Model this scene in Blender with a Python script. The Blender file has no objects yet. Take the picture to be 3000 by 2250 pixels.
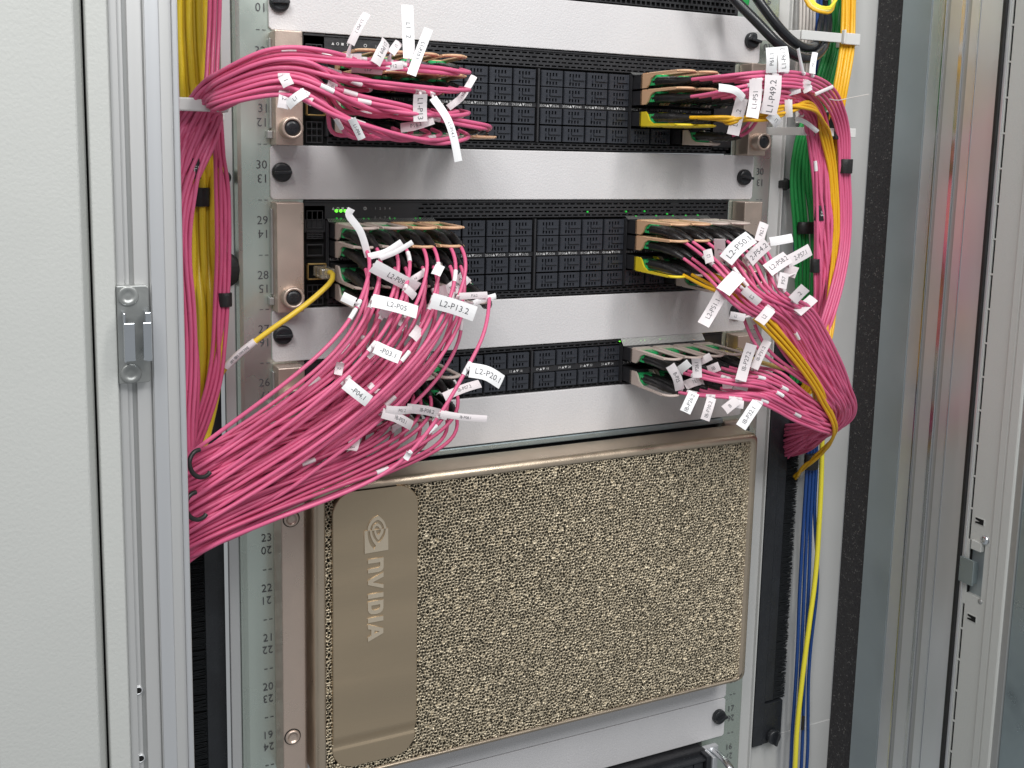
import bpy, bmesh, math, random
import numpy as np
from mathutils import Vector, Matrix
random.seed(7); rng = np.random.default_rng(7)
S = bpy.context.scene
R = math.radians
U = .04445                                   # one rack unit, z = 0 is the joint of units 24 and 25
def zu(n): return (n-24)*U

# ------------------------------------------------------------------ camera
YAW, PITCH, ROLL = .4451, .1367, .0206
CAM = np.array([-.4234, -.8295, .2629])
_f = np.array([math.sin(YAW)*math.cos(PITCH), math.cos(YAW)*math.cos(PITCH), -math.sin(PITCH)])
_r0 = np.array([math.cos(YAW), -math.sin(YAW), 0.]); _u0 = np.cross(_r0, _f)
_r = _r0*math.cos(ROLL)+_u0*math.sin(ROLL); _u = -_r0*math.sin(ROLL)+_u0*math.cos(ROLL)
cd = bpy.data.cameras.new('camera'); cam = bpy.data.objects.new('camera', cd); S.collection.objects.link(cam)
cam.matrix_world = Matrix(((_r[0], _u[0], -_f[0], CAM[0]), (_r[1], _u[1], -_f[1], CAM[1]), (_r[2], _u[2], -_f[2], CAM[2]), (0, 0, 0, 1)))
cd.sensor_width = 36; cd.lens = 36; cd.shift_x = 13.5/3000; cd.shift_y = -261.3/3000
cd.clip_start = .02; cd.clip_end = 50
S.camera = cam

# ------------------------------------------------------------------ world and lamps (room light of the aisle)
w = bpy.data.worlds.new('World'); S.world = w; w.use_nodes = True
bg = w.node_tree.nodes['Background']; bg.inputs[0].default_value = (.93, .97, 1, 1); bg.inputs[1].default_value = .31
def area(loc, target, sx, sy, power, col=(1, .98, .95)):
    l = bpy.data.lights.new('ceiling_lamp', 'AREA'); l.shape = 'RECTANGLE'; l.size = sx; l.size_y = sy; l.energy = power; l.color = col
    o = bpy.data.objects.new('ceiling_lamp', l); S.collection.objects.link(o); o.location = loc
    d = Vector(target)-Vector(loc); o.rotation_euler = d.to_track_quat('-Z', 'Y').to_euler()
area((-.75, -.95, 1.25), (0, 0, .25), .16, 1.1, 11.5)
area((.35, -1.05, 1.3), (0, 0, .25), .16, 1.1, 10.5)
area((-.2, -1.9, 1.5), (0, 0, 0), 1.6, .35, 16, (.96, .98, 1))
S.view_settings.view_transform = 'Standard'; S.view_settings.look = 'None'; S.view_settings.exposure = 0; S.view_settings.gamma = 1

# ------------------------------------------------------------------ helpers
def ray(x, y): return _f+_r*(x-1486.5)/3000-_u*(y-863.7)/3000
def at(x, y, Y=0.):
    d = ray(x, y); return CAM+d*(Y-CAM[1])/d[1]
def atx(x, y, X):
    d = ray(x, y); return CAM+d*(X-CAM[0])/d[0]
def px(P):
    d = np.asarray(P)-CAM; return 1486.5+3000*(d@_r)/(d@_f), 863.7-3000*(d@_u)/(d@_f)
def depth(P): return float((np.asarray(P)-CAM)@_f)

class MB:
    def __init__(s): s.v = []; s.f = []; s.sm = []
    def add(s, vs, fs, smooth=False):
        n = len(s.v); s.v += [tuple(float(c) for c in p) for p in vs]; s.f += [tuple(i+n for i in f) for f in fs]; s.sm += [smooth]*len(fs); return s
    def box(s, x0, x1, y0, y1, z0, z1):
        return s.add([(x0,y0,z0),(x1,y0,z0),(x1,y1,z0),(x0,y1,z0),(x0,y0,z1),(x1,y0,z1),(x1,y1,z1),(x0,y1,z1)],
              [(0,1,5,4),(1,2,6,5),(2,3,7,6),(3,0,4,7),(4,5,6,7),(3,2,1,0)])
    def prism(s, pts, z0, z1):               # plan outline (x, y) swept along z
        n = len(pts); s.add([(x,y,z0) for x,y in pts]+[(x,y,z1) for x,y in pts],
              [(i,(i+1)%n,n+(i+1)%n,n+i) for i in range(n)]+[tuple(range(n))[::-1], tuple(range(n,2*n))]); return s
    def slab(s, pts, y0, y1):                # outline (x, z) swept along y
        n = len(pts); return s.add([(x,y0,z) for x,z in pts]+[(x,y1,z) for x,z in pts],
              [(i,(i+1)%n,n+(i+1)%n,n+i)[::-1] for i in range(n)]+[tuple(range(n)), tuple(range(n,2*n))[::-1]])
    def side(s, pts, x0, x1):                # outline (y, z) swept along x
        n = len(pts); return s.add([(x0,y,z) for y,z in pts]+[(x1,y,z) for y,z in pts],
              [(i,(i+1)%n,n+(i+1)%n,n+i) for i in range(n)]+[tuple(range(n))[::-1], tuple(range(n,2*n))])
    def lathe(s, c, prof, axis=1, n=24, smooth=True):  # profile (r, h) round the axis through c
        vs = []; fs = []
        for r, h in prof:
            for k in range(n):
                a = 2*math.pi*k/n; q = [0,0,0]; q[axis] = c[axis]+h; q[(axis+1)%3] = c[(axis+1)%3]+r*math.cos(a); q[(axis+2)%3] = c[(axis+2)%3]+r*math.sin(a); vs.append(q)
        for j in range(len(prof)-1):
            for k in range(n): fs.append((j*n+k, j*n+(k+1)%n, (j+1)*n+(k+1)%n, (j+1)*n+k))
        s.add(vs, fs, smooth)
        s.add([vs[k] for k in range(n)], [tuple(range(n))[::-1]]); s.add(vs[-n:], [tuple(range(n))]); return s
    def tube(s, P, rad, n=9, cap=True, flat=1.):
        P = np.asarray(P, float); m = len(P)
        rad = np.full(m, rad) if np.isscalar(rad) else np.asarray(rad)
        T = np.gradient(P, axis=0); T /= np.linalg.norm(T, axis=1)[:,None]+1e-12
        a = np.array([0,0,1.]) if abs(T[0][2]) < .9 else np.array([1.,0,0]); N = np.cross(T[0], a); N /= np.linalg.norm(N)
        vs = []
        ang = np.arange(n)*2*math.pi/n; ca, sa = np.cos(ang), np.sin(ang)
        for i in range(m):
            N = N-T[i]*(N@T[i]); N /= np.linalg.norm(N); B = np.cross(T[i], N)
            vs += list(P[i]+rad[i]*(ca[:,None]*N+flat*sa[:,None]*B))
        fs = [(i*n+k, i*n+(k+1)%n, (i+1)*n+(k+1)%n, (i+1)*n+k) for i in range(m-1) for k in range(n)]
        s.add(vs, fs, True)
        if cap: s.add(vs[:n], [tuple(range(n))[::-1]]); s.add(vs[-n:], [tuple(range(n))])
        return s
    def mesh(s, name, m):
        me = bpy.data.meshes.new(name); me.from_pydata(s.v, [], s.f)
        me.polygons.foreach_set('use_smooth', s.sm); me.materials.append(m); me.update(); return me
def link(name, me, parent=None, loc=None, kind=None):
    o = bpy.data.objects.new(name, me); S.collection.objects.link(o)
    if parent: o.parent = parent
    if loc is not None: o.location = loc
    if kind: o['kind'] = kind
    return o
def fixn(me):
    bm = bmesh.new(); bm.from_mesh(me); bmesh.ops.recalc_face_normals(bm, faces=bm.faces); bm.to_mesh(me); bm.free()
def obj(name, mb, m, parent=None, bev=0, loc=None, kind=None, seg=2):
    me = mb.mesh(name, m); fixn(me); o = link(name, me, parent, loc, kind)
    if bev:
        b = o.modifiers.new('bevel', 'BEVEL'); b.width = bev; b.segments = seg; b.limit_method = 'ANGLE'; b.angle_limit = R(40); b.harden_normals = False
    return o
def tag(o, label, cat, group=None):
    o['label'] = label; o['category'] = cat
    if group: o['group'] = group
    return o
def thing(name, loc, label, cat, group=None): 
    return tag(link(name, None, None, loc), label, cat, group)
def lo(P): return tuple(P)

# ------------------------------------------------------------------ materials
def mat(name, col, rough=.5, metal=0., bump=0., bscale=400., var=0., vscale=8., coat=0., stretch=None, spec=.5):
    m = bpy.data.materials.new(name); m.use_nodes = True; nt = m.node_tree; b = nt.nodes['Principled BSDF']
    b.inputs['Base Color'].default_value = (*col, 1); b.inputs['Roughness'].default_value = rough; b.inputs['Metallic'].default_value = metal
    b.inputs['Coat Weight'].default_value = coat; b.inputs['Specular IOR Level'].default_value = spec
    tc = nt.nodes.new('ShaderNodeTexCoord'); mp = nt.nodes.new('ShaderNodeMapping'); nt.links.new(tc.outputs['Object'], mp.inputs[0])
    if stretch: mp.inputs['Scale'].default_value = stretch
    if var:
        n = nt.nodes.new('ShaderNodeTexNoise'); n.inputs['Scale'].default_value = vscale; n.inputs['Detail'].default_value = 5; nt.links.new(mp.outputs[0], n.inputs[0])
        mr = nt.nodes.new('ShaderNodeMapRange'); mr.inputs[1].default_value = .3; mr.inputs[2].default_value = .7; mr.inputs[3].default_value = 1-var; mr.inputs[4].default_value = 1+var
        nt.links.new(n.outputs[0], mr.inputs[0])
        mx = nt.nodes.new('ShaderNodeVectorMath'); mx.operation = 'SCALE'; mx.inputs[0].default_value = col; nt.links.new(mr.outputs[0], mx.inputs['Scale']); nt.links.new(mx.outputs[0], b.inputs['Base Color'])
        m2 = nt.nodes.new('ShaderNodeMapRange'); m2.inputs[1].default_value = .3; m2.inputs[2].default_value = .7; m2.inputs[3].default_value = max(.03, rough-.35*rough); m2.inputs[4].default_value = min(1, rough+.25*rough)
        n2 = nt.nodes.new('ShaderNodeTexNoise'); n2.inputs['Scale'].default_value = vscale*3.1; n2.inputs['Detail'].default_value = 4; nt.links.new(mp.outputs[0], n2.inputs[0])
        nt.links.new(n2.outputs[0], m2.inputs[0]); nt.links.new(m2.outputs[0], b.inputs['Roughness'])
    if bump:
        n = nt.nodes.new('ShaderNodeTexNoise'); n.inputs['Scale'].default_value = bscale; n.inputs['Detail'].default_value = 3; nt.links.new(mp.outputs[0], n.inputs[0])
        bp = nt.nodes.new('ShaderNodeBump'); bp.inputs['Strength'].default_value = bump; bp.inputs['Distance'].default_value = .001; nt.links.new(n.outputs[0], bp.inputs['Height']); nt.links.new(bp.outputs[0], b.inputs['Normal'])
    return m
def emit(name, col, st):
    m = mat(name, col, .4); b = m.node_tree.nodes['Principled BSDF']; b.inputs['Emission Color'].default_value = (*col, 1); b.inputs['Emission Strength'].default_value = st; return m
M = dict(
 panel=mat('light_grey_powder_coat', (.69,.675,.685), .38, 0, .35, 700, .03, 14),
 cab=mat('pale_textured_powder_coat', (.545,.555,.535), .5, 0, .22, 460, .015, 5),
 baffle=mat('pale_baffle_coat', (.56,.56,.55), .5, 0, .1, 500, .03, 6),
 zinc=mat('zinc_plated_steel', (.64,.71,.645), .30, .8, .03, 160, .035, 5),
 teal=mat('galvanised_steel', (.36,.43,.45), .36, .75, .05, 200, .04, 12),
 alu=mat('aluminium', (.66,.66,.655), .45, .6, .1, 60, .07, 10, 0, (1,1,.02)),
 alub=mat('bright_aluminium', (.74,.75,.77), .38, .72, .05, 60, .05, 10, 0, (1,1,.02)),
 alud=mat('dark_aluminium', (.44,.445,.44), .45, .6, .05, 60, .05, 10, 0, (1,1,.02)),  # darker aluminium tone for grooves, edges and small parts
 steelwall=mat('blue_grey_galvanised', (.36,.41,.43), .50, .55, .1, 120, .10, 6),
 chrome=mat('bright_zinc', (.75,.78,.82), .16, 1., .05, 80, .05, 20),
 latch=mat('grey_zinc_latch', (.40,.41,.40), .38, .8, .15, 90, .14, 30),
 champ=mat('champagne_metal', (.58,.47,.40), .38, .65, .12, 900, .03, 20),
 gold=mat('gold_bezel_metal', (.58,.48,.37), .38, .85, .10, 900, .03, 10),
 foam=mat('gold_metal_foam', (.60,.52,.385), .46, .6, .0, 900, .08, 60),
 plate=mat('brushed_gold_plate', (.54,.43,.30), .42, .85, .10, 300, .04, 12, 0, (.15,1,1)),
 logo=mat('raised_logo_metal', (.76,.65,.50), .42, .7),
 black=mat('black_chassis', (.024,.024,.027), .42, 0, .15, 600, .15, 30),
 plastic=mat('black_plastic', (.020,.022,.026), .36, 0, .2, 500, .2, 40),
 cover=mat('port_cover_plastic', (.033,.036,.045), .30, 0, .2, 700, .15, 60),
 hole=mat('dark_interior', (.003,.003,.003), .9),
 rubber=mat('black_rubber', (.014,.014,.014), .5, 0, .3, 500, .2, 40),
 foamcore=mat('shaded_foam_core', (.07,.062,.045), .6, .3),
 foamseal=mat('black_foam_seal', (.022,.021,.022), .8, 0, 1., 500, .3, 120),
 brush=mat('black_bristle', (.02,.022,.024), .3),
 bootm=mat('black_boot', (.018,.017,.018), .36, 0, .2, 600, .2, 60),
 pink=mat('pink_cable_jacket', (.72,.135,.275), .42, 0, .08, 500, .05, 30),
 pink2=mat('shaded_pink_jacket', (.58,.09,.20), .45, 0, .08, 500, .06, 30),  # darker copy of the pink jacket, shade painted into its colour
 orange=mat('orange_yellow_jacket', (.80,.44,.015), .36, 0, .08, 500, .05, 30),
 yellow=mat('yellow_jacket', (.78,.58,.03), .4, 0, .2, 300, .06, 30),
 yellow2=mat('bright_yellow_jacket', (.85,.74,.05), .38),
 lead=mat('warm_yellow_lead', (.82,.58,.05), .36),
 paleyellow=mat('pale_yellow_jacket', (.80,.66,.22), .38),
 green=mat('green_jacket', (.02,.30,.07), .36, 0, .08, 400, .08, 30),
 blue=mat('blue_jacket', (.012,.055,.22), .36, 0, .08, 400, .08, 30),
 whitec=mat('off_white_jacket', (.62,.58,.55), .42),
 power=mat('black_power_cable', (.016,.017,.02), .24, 0, .05, 100),
 paper=mat('white_paper_label', (.93,.93,.94), .45, 0, .1, 200),
 paper2=mat('translucent_pinkish_label', (.80,.74,.755), .4),
 ink=mat('black_ink', (.09,.09,.10), .6),
 greyink=mat('grey_ink', (.16,.16,.17), .6),
 whiteink=mat('white_print', (.60,.60,.60), .6),
 tan=mat('tan_pull_tab', (.74,.46,.28), .42, 0, .06, 300, .03, 60),
 beige=mat('beige_grey_pull_tab', (.60,.50,.45), .42, 0, .06, 300, .03, 60),
 yel_tab=mat('yellow_pull_tab', (.86,.66,.03), .4),
 mpo=mat('green_connector', (.03,.46,.15), .34, 0, .06, 300),
 brassj=mat('gold_plated_jack', (.60,.42,.16), .3, .9),
 clear=mat('clear_plug', (.80,.74,.62), .12),
 silver=mat('silver_fingers', (.75,.76,.78), .2, 1.),
 bracket=mat('light_grey_bracket_plastic', (.66,.66,.645), .45, 0, .05, 300, .02, 30),
 led=emit('green_light', (.15,1,.05), 1.6), ledd=emit('dim_green_light', (.02,.5,.05), .35), amber=emit('amber_light', (1,.35,.02), 4.), yled=emit('yellow_light', (1,.8,.02), 3.),
)
M['clear'].node_tree.nodes['Principled BSDF'].inputs['Transmission Weight'].default_value = .75
def speck(m):                                # pale flecks of the foam seal
    nt = m.node_tree; b = nt.nodes['Principled BSDF']; tc = nt.nodes.new('ShaderNodeTexCoord')
    v = nt.nodes.new('ShaderNodeTexVoronoi'); v.inputs['Scale'].default_value = 420; nt.links.new(tc.outputs['Object'], v.inputs[0])
    n = nt.nodes.new('ShaderNodeTexNoise'); n.inputs['Scale'].default_value = 160; nt.links.new(tc.outputs['Object'], n.inputs[0])
    lt = nt.nodes.new('ShaderNodeMath'); lt.operation = 'LESS_THAN'; lt.inputs[1].default_value = .32; nt.links.new(v.outputs[0], lt.inputs[0])
    g = nt.nodes.new('ShaderNodeMath'); g.operation = 'GREATER_THAN'; g.inputs[1].default_value = .56; nt.links.new(n.outputs[0], g.inputs[0])
    mu = nt.nodes.new('ShaderNodeMath'); mu.operation = 'MULTIPLY'; nt.links.new(lt.outputs[0], mu.inputs[0]); nt.links.new(g.outputs[0], mu.inputs[1])
    mx = nt.nodes.new('ShaderNodeMix'); mx.data_type = 'RGBA'; mx.inputs[6].default_value = (.028,.026,.028,1); mx.inputs[7].default_value = (.13,.125,.12,1)
    nt.links.new(mu.outputs[0], mx.inputs[0]); nt.links.new(mx.outputs[2], b.inputs['Base Color'])
speck(M['foamseal'])

# ------------------------------------------------------------------ text as thin mesh
_tc = {}
def text2d(s):
    if s in _tc: return _tc[s]
    cu = bpy.data.curves.new('t', 'FONT'); cu.body = s; cu.align_x = 'CENTER'; cu.align_y = 'CENTER'; cu.size = 1; cu.resolution_u = 2; cu.offset = -.005
    o = bpy.data.objects.new('t', cu); S.collection.objects.link(o); dg = bpy.context.evaluated_depsgraph_get(); me = o.evaluated_get(dg).to_mesh()
    v = [(p.co.x, p.co.y) for p in me.vertices]; f = [tuple(p.vertices) for p in me.polygons]; o.evaluated_get(dg).to_mesh_clear()
    bpy.data.objects.remove(o); bpy.data.curves.remove(cu)
    if v:
        a = np.array(v); c = (a.max(0)+a.min(0))/2; v = [tuple(q-c) for q in a]
    _tc[s] = (v, f); return _tc[s]
def put_text(mb, s, c, size, ex, ey, sx=1.):  # ex, ey: reading and up directions
    v, f = text2d(s); c = np.asarray(c); ex = np.asarray(ex, float); ey = np.asarray(ey, float)
    mb.add([c+size*(sx*x*ex+y*ey) for x, y in v], f)

# ------------------------------------------------------------------ rack
ZB, ZT = -.62, .60
rack = thing('server_rack', (0, 0, ZB), 'pale grey equipment rack with numbered rails and aluminium front frame', 'rack')
rack_off = Vector((0, 0, -ZB))
def rp(name, mb, m, bev=0, parent=None, kind=None, seg=2):
    o = obj(name, mb, m, parent or rack, bev, None if parent else rack_off, kind, seg); return o
# mounting rails
rl = rp('mounting_rail', MB().prism([(-.2685,.012),(-.2685,.004),(-.2665,.001),(-.2635,0),(-.214,0),(-.214,.012)], ZB, ZT), M['zinc'], .0006)
rr = rp('mounting_rail', MB().prism([(.214,.012),(.214,0),(.2635,0),(.2655,.001),(.2665,.012)], ZB, ZT), M['zinc'], .0006)
for sx, X, rail in ((-1, -.2476, rl), (1, .2512, rr)):
    mb = MB()
    for n in range(15, 36):
        zc = zu(n-.5)
        s1 = str(n); s2 = str(43-n)
        put_text(mb, s1, (X+(.0012 if n == 31 else 0), -.0006, zc+.0061), .0098, (1,0,0), (0,0,1), .95)
        put_text(mb, s2, (X, -.0006, zc-.0051), .0098, (-1,0,0), (0,0,-1), .95)
        for k in (-.0031, .0016): mb.box(X+k, X+k+.0028, -.0007, -.0003, zu(n)-.00022, zu(n)+.00022)
    obj('number_print', mb, M['ink'], rail, 0, None, 'stuff')
# baffle sheets beside the rails
def zat(x, y, Y=0.): return at(x, y, Y)[2]
rp('baffle_panel', MB().prism([(-.2690,.006),(-.2775,.006),(-.2775,.012),(-.2690,.012)], ZB, ZT), M['alu'], .0006)
rp('baffle_panel', MB().prism([(-.2785,.030),(-.42,.030),(-.42,.034),(-.2785,.034)], ZB, ZT), M['baffle'])
rp('baffle_panel', MB().prism([(.2672,.004),(.2805,.004),(.2805,.0),(.2822,.0),(.2822,.016),(.2672,.016)], ZB, ZT), M['baffle'], .0006)
rp('baffle_panel', MB().prism([(.2830,.0075),(.402,.0075),(.402,.012),(.2830,.012)], ZB, zat(2400,2130)), M['baffle'], .0004).data
rp('baffle_panel', MB().prism([(.2830,.0082),(.402,.0082),(.402,.012),(.2830,.012)], zat(2400,2133), ZT), M['baffle'], .0004)
# black brush cover plates
zc0 = zat(668, 1000); 
rp('cover_plate', MB().box(-.2955, -.2790, .020, .024, ZB, zc0), M['plastic'], .0005)
zc1 = zat(2257, 945); zc2 = zat(2250, 2178)
cp = rp('cover_plate', MB().box(.2835, .2975, 0, .0072, zc2, zc1).box(.2975, .3235, .001, .0072, zc2, zat(2280,2055)).box(.2975,.3105,.002,.0072,zat(2280,2050),zc1), M['plastic'], .0006)
def bristles(x0, x1, y, z0, z1, n, jit, out=1):
    mb = MB()
    for i in range(n):
        z = z0+(z1-z0)*i/n+random.uniform(-1,1)*.001; L = (x1-x0)*random.uniform(.86, 1); dz = random.uniform(-1,1)*jit; dy = random.uniform(-1,1)*.0015; w_ = .00035
        a, b = (x0, x0+L) if out > 0 else (x1, x1-L)
        mb.add([(a,y+dy*.2-w_,z),(a,y+dy*.2+w_,z+w_),(a,y+dy*.2+w_,z-w_),(b,y+dy-w_,z+dz),(b,y+dy+w_,z+dz+w_),(b,y+dy+w_,z+dz-w_)], [(0,1,4,3),(1,2,5,4),(2,0,3,5)])
    return mb
rp('bristle_brush', bristles(-.325, -.2955, .021, ZB, zc0, 900, .003, -1), M['brush'], 0, None, 'stuff')
rp('brush_backing', MB().box(-.330, -.2955, .025, .028, ZB, zc0), M['hole'])
rp('bristle_brush', bristles(.3105, .3275, .0035, zat(2280,2050), zc1, 1500, .002, 1), M['brush'], 0, None, 'stuff')
rp('brush_backing', MB().box(.3105, .3225, .0048, .0070, zat(2280,2050), zc1), M['hole'])
def knob(P, parent, r=.0066, ang=10, h=.008, m='plastic', off=None):
    X, Y, Z = P; mb = MB().lathe((X,Y,Z), [(r,0),(r,-h*.35),(r*.92,-h*.5),(r*.7,-h*.55)], 1, 24)
    a = R(ang); c, s_ = math.cos(a), math.sin(a); q = []
    for u, v in ((-.86,-.16),(.86,-.16),(.86,.16),(-.86,.16)): q.append((X+r*(u*c-v*s_), Z+r*(u*s_+v*c)))
    mb.slab(q[::-1], Y-h, Y-h*.5)
    o = obj('quarter_turn_fastener', mb, M[m], parent, .0004)
    if off: o.location = off
    return o
q = at(2256, 2150, .004); knob((q[0], 0, q[2]), rack, .0085, 75, .010, 'plastic', rack_off)
for x_, y_, rr_ in ((672, 520, .0052), (668, 790, .0145)):
    q = at(x_, y_, .004); rp('rubber_grommet', MB().lathe((q[0]-.004, .006, q[2]), [(rr_,0),(rr_,-.004),(rr_*.8,-.006),(rr_*.3,-.006)], 1, 24), M['rubber'])
for x_, y_ in ((2300, 540), (2459, 538)):
    q = at(x_, y_, 0); rp('rubber_grommet', MB().lathe((q[0], .008, q[2]), [(.0062,0),(.0062,-.010),(.005,-.013),(.002,-.013)], 1, 6, False), M['rubber'])
# right wall strips (inner side of the rack, running towards the aisle)
XR = .402
def wy(x): return float(atx(x, 1125, XR)[1])
def strip(name, xa, xb, m, d=0., bev=0.):
    ya, yb = wy(xa), wy(xb); return rp(name, MB().box(XR-d, XR+.012, yb, ya, ZB, ZT), M[m], bev)
rp('foam_seal', MB().box(XR-.001, XR+.012, wy(2571), .0070, ZB, ZT), M['foamseal'])
strip('side_wall', 2571.5, 2652, 'steelwall', .0022)
fr = strip('frame_profile', 2652.5, 2853, 'alu', .0)
def sub(name, xa, xb, m, d, parent, bev=.0004):
    ya, yb = wy(xa), wy(xb); return obj(name, MB().box(XR-d, XR+.001, yb, ya, ZB, ZT), M[m], parent, bev)
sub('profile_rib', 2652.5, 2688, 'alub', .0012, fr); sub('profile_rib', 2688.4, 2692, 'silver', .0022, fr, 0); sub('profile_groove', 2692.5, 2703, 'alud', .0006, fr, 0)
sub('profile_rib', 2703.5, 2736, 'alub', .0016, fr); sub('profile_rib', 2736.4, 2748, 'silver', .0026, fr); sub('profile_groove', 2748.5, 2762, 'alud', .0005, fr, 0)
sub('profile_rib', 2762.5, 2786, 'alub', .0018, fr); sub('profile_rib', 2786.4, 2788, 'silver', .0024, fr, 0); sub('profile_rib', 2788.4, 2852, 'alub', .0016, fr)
# left front frame, close to the viewer
YF = -.15
def fx(x): return float(at(x, 1125, YF)[0])
def fstrip(name, xa, xb, m, dy, parent, bev=.0004, th=.012): return obj(name, MB().box(fx(xa), fx(xb), YF+dy, YF+dy+th, ZB, ZT), M[m], parent, bev)
fl = rp('frame_profile', MB().box(fx(352), fx(553)-.004, YF+.012, YF+.030, ZB, ZT), M['alu'])
fl2 = fl
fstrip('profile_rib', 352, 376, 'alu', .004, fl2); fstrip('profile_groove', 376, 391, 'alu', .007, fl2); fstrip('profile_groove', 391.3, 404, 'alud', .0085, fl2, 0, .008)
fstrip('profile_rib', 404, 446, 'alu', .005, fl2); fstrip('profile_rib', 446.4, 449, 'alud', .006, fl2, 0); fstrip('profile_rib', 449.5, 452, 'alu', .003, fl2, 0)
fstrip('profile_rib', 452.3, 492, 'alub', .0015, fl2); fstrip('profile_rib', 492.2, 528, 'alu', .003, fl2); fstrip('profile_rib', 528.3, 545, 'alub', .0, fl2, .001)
# holes of the left profile
mb = MB()
for x_, y_ in ((405, 2023), (412, 2222)):
    q = at(x_, y_, YF+.006); mb.lathe((q[0], YF+.0055, q[2]), [(.0029,.003),(.0029,0),(.0022,-.0003),(.0022,.003)], 1, 20)
rp('hole_rim', mb, M['alub'])
mb = MB()
for x_, y_ in ((405, 2023), (412, 2222)):
    q = at(x_, y_, YF+.006); mb.lathe((q[0], YF+.0055, q[2]), [(.0022,.003),(.0022,.0002)], 1, 20)
rp('frame_hole', mb, M['hole'])
# latch keeper on the left frame
YL = YF-.001
def L3(x, y, Y=YL): return at(x, y, Y)
x0, x1 = L3(345,990)[0], L3(438,990)[0]; z1, z0 = L3(390,836)[2], L3(390,1121)[2]
lk = rp('latch_keeper', MB().slab([(x0,z0),(x1-.0015,z0),(x1,z0+.0015),(x1,z1-.0015),(x1-.0015,z1),(x0,z1)], YL-.0022, YL+.0105), M['latch'], .0005)
for x_, y_ in ((375,868),(384,1095)):
    q = L3(x_, y_, YL-.003); s1 = obj('screw', MB().lathe((q[0],YL-.0022,q[2]), [(.0063,0),(.0063,-.0008),(.0057,-.0012),(.0034,-.0008),(.0030,-.0004),(.0012,-.0006)], 1, 28), M['latch'], lk)
    obj('screw_recess', MB().lathe((q[0],YL-.0025,q[2]), [(.0027,-.0002),(.0022,-.0010),(.0009,-.0011)], 1, 6, False), M['chrome'], s1) if False else None
for (xa, xb, xc) in ((357, 364, 389), (437, 420, 412)):
    za, zb_ = L3(380, 908)[2], L3(380, 1050)[2]; a_, b_, c_ = L3(xa,980)[0], L3(xb,980)[0], L3(xc,980)[0]
    lo_, hi = min(a_, b_), max(a_, b_)
    cl = MB().box(lo_, hi, YL-.0135, YL-.002, zb_, za)
    e0, e1 = min(a_, c_), max(a_, c_)
    cl.box(e0, e1, YL-.0155, YL-.0136, zb_+.001, za-.006)
    obj('clip_jaw', cl, M['chrome'], lk, .0005)

# ------------------------------------------------------------------ neighbouring cabinet on the left, door on the right
nb = thing('neighbouring_cabinet', (fx(150), YF, ZB), 'pale textured cabinet front at the left edge, beside the dark gap', 'cabinet')
def child_at(o, parent): o.location = -Vector(parent.location); return o
child_at(obj('door_panel', MB().prism([(fx(-60),YF-.006),(fx(251),YF-.006),(fx(277),YF+.006),(fx(277),YF+.03),(fx(-60),YF+.03)], ZB, ZT), M['cab'], nb, .0015, None, None, 3), nb)
es = thing('rack_edge_strip', (fx(315), YF, ZB), 'narrow pale textured edge strip between the dark gap and the aluminium frame', 'trim strip')
child_at(obj('edge_strip', MB().prism([(fx(284),YF+.003),(fx(287),YF-.0005),(fx(346),YF-.0015),(fx(351),YF+.002),(fx(351),YF+.03),(fx(284),YF+.03)], ZB, ZT), M['cab'], es, .0008), es)
child_at(obj('gap_shade', MB().box(fx(276), fx(286), YF+.016, YF+.028, ZB, ZT), M['hole'], es), es)  # near-black strip stands in for the shade inside the open gap

dr = thing('rack_door', (XR, wy(2900), ZB), 'pale grey open rack door edge with a column of slots at the right', 'door')
XD = XR-.0005
def dp(name, mb, m, bev=0, kind=None): return child_at(obj(name, mb, M[m], dr, bev, None, kind), dr)
def dstrip(name, xa, xb, m, d=0, bev=.0004, z0=ZB, z1=ZT): return dp(name, MB().box(XD-d, XD+.010, wy(xb), wy(xa), z0, z1), m, bev)
dstrip('gasket', 2853.5, 2865, 'rubber', .004, .001); dstrip('gasket_lip', 2865.3, 2873, 'alub', .0018)
zl1, zl0 = atx(2868,1590,XD)[2], atx(2868,1752,XD)[2]   # latch cut-out
bev_strip = dstrip('inner_edge', 2873.2, 2877, 'cab', .001, .0003)
# slotted edge: webs between the slots
yA, yB, yC = wy(2877.3), wy(2884), wy(2948)
ys = []
yy = -60
slots = [atx(2975-.083*y_, y_, XD)[2] for y_ in (73,181,286,391,494,598,701,804,906,1006,1105,1203,1300,1396,1490)]
slots = [slots[0]+(slots[0]-slots[1])]+slots
zs_ = slots[:]; step = (slots[-2]-slots[-1])
low = [atx(2975-.083*y_, y_, XD)[2] for y_ in (1842,1934,2025,2114,2204,2292,2380)]
web = MB(); allz = slots+low
for z in allz: web.box(XD-.0010, XD+.004, yB, yA, z-.0009, z+.0009)
web.box(XD-.0010, XD+.004, yB, yA, zl0-.012, zl1)
dp('slot_web', web, 'cab', .0003)
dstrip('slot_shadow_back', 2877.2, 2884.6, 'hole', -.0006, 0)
dp('door_panel', MB().box(XD-.001, XD+.010, yC, yB-.00005, ZB, zl0).box(XD-.001, XD+.010, yC, yB-.00005, zl1, ZT).box(XD-.001, XD+.010, yC, wy(2931), zl0, zl1), 'cab', .0003)
dp('latch_recess', MB().box(XD+.004, XD+.008, wy(2931), yB, zl0, zl1), 'steelwall')
dstrip('door_panel_fold', 2948.5, 2975, 'cab', .003, .0018); dstrip('door_panel_fold', 2975.4, 3010, 'cab', .0045, .002)
dstrip('door_outer_edge', 3010.5, 3030, 'alud', .003, .0005); dstrip('door_outer_sheet', 3030.5, 3260, 'teal', .001, .0005)
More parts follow.
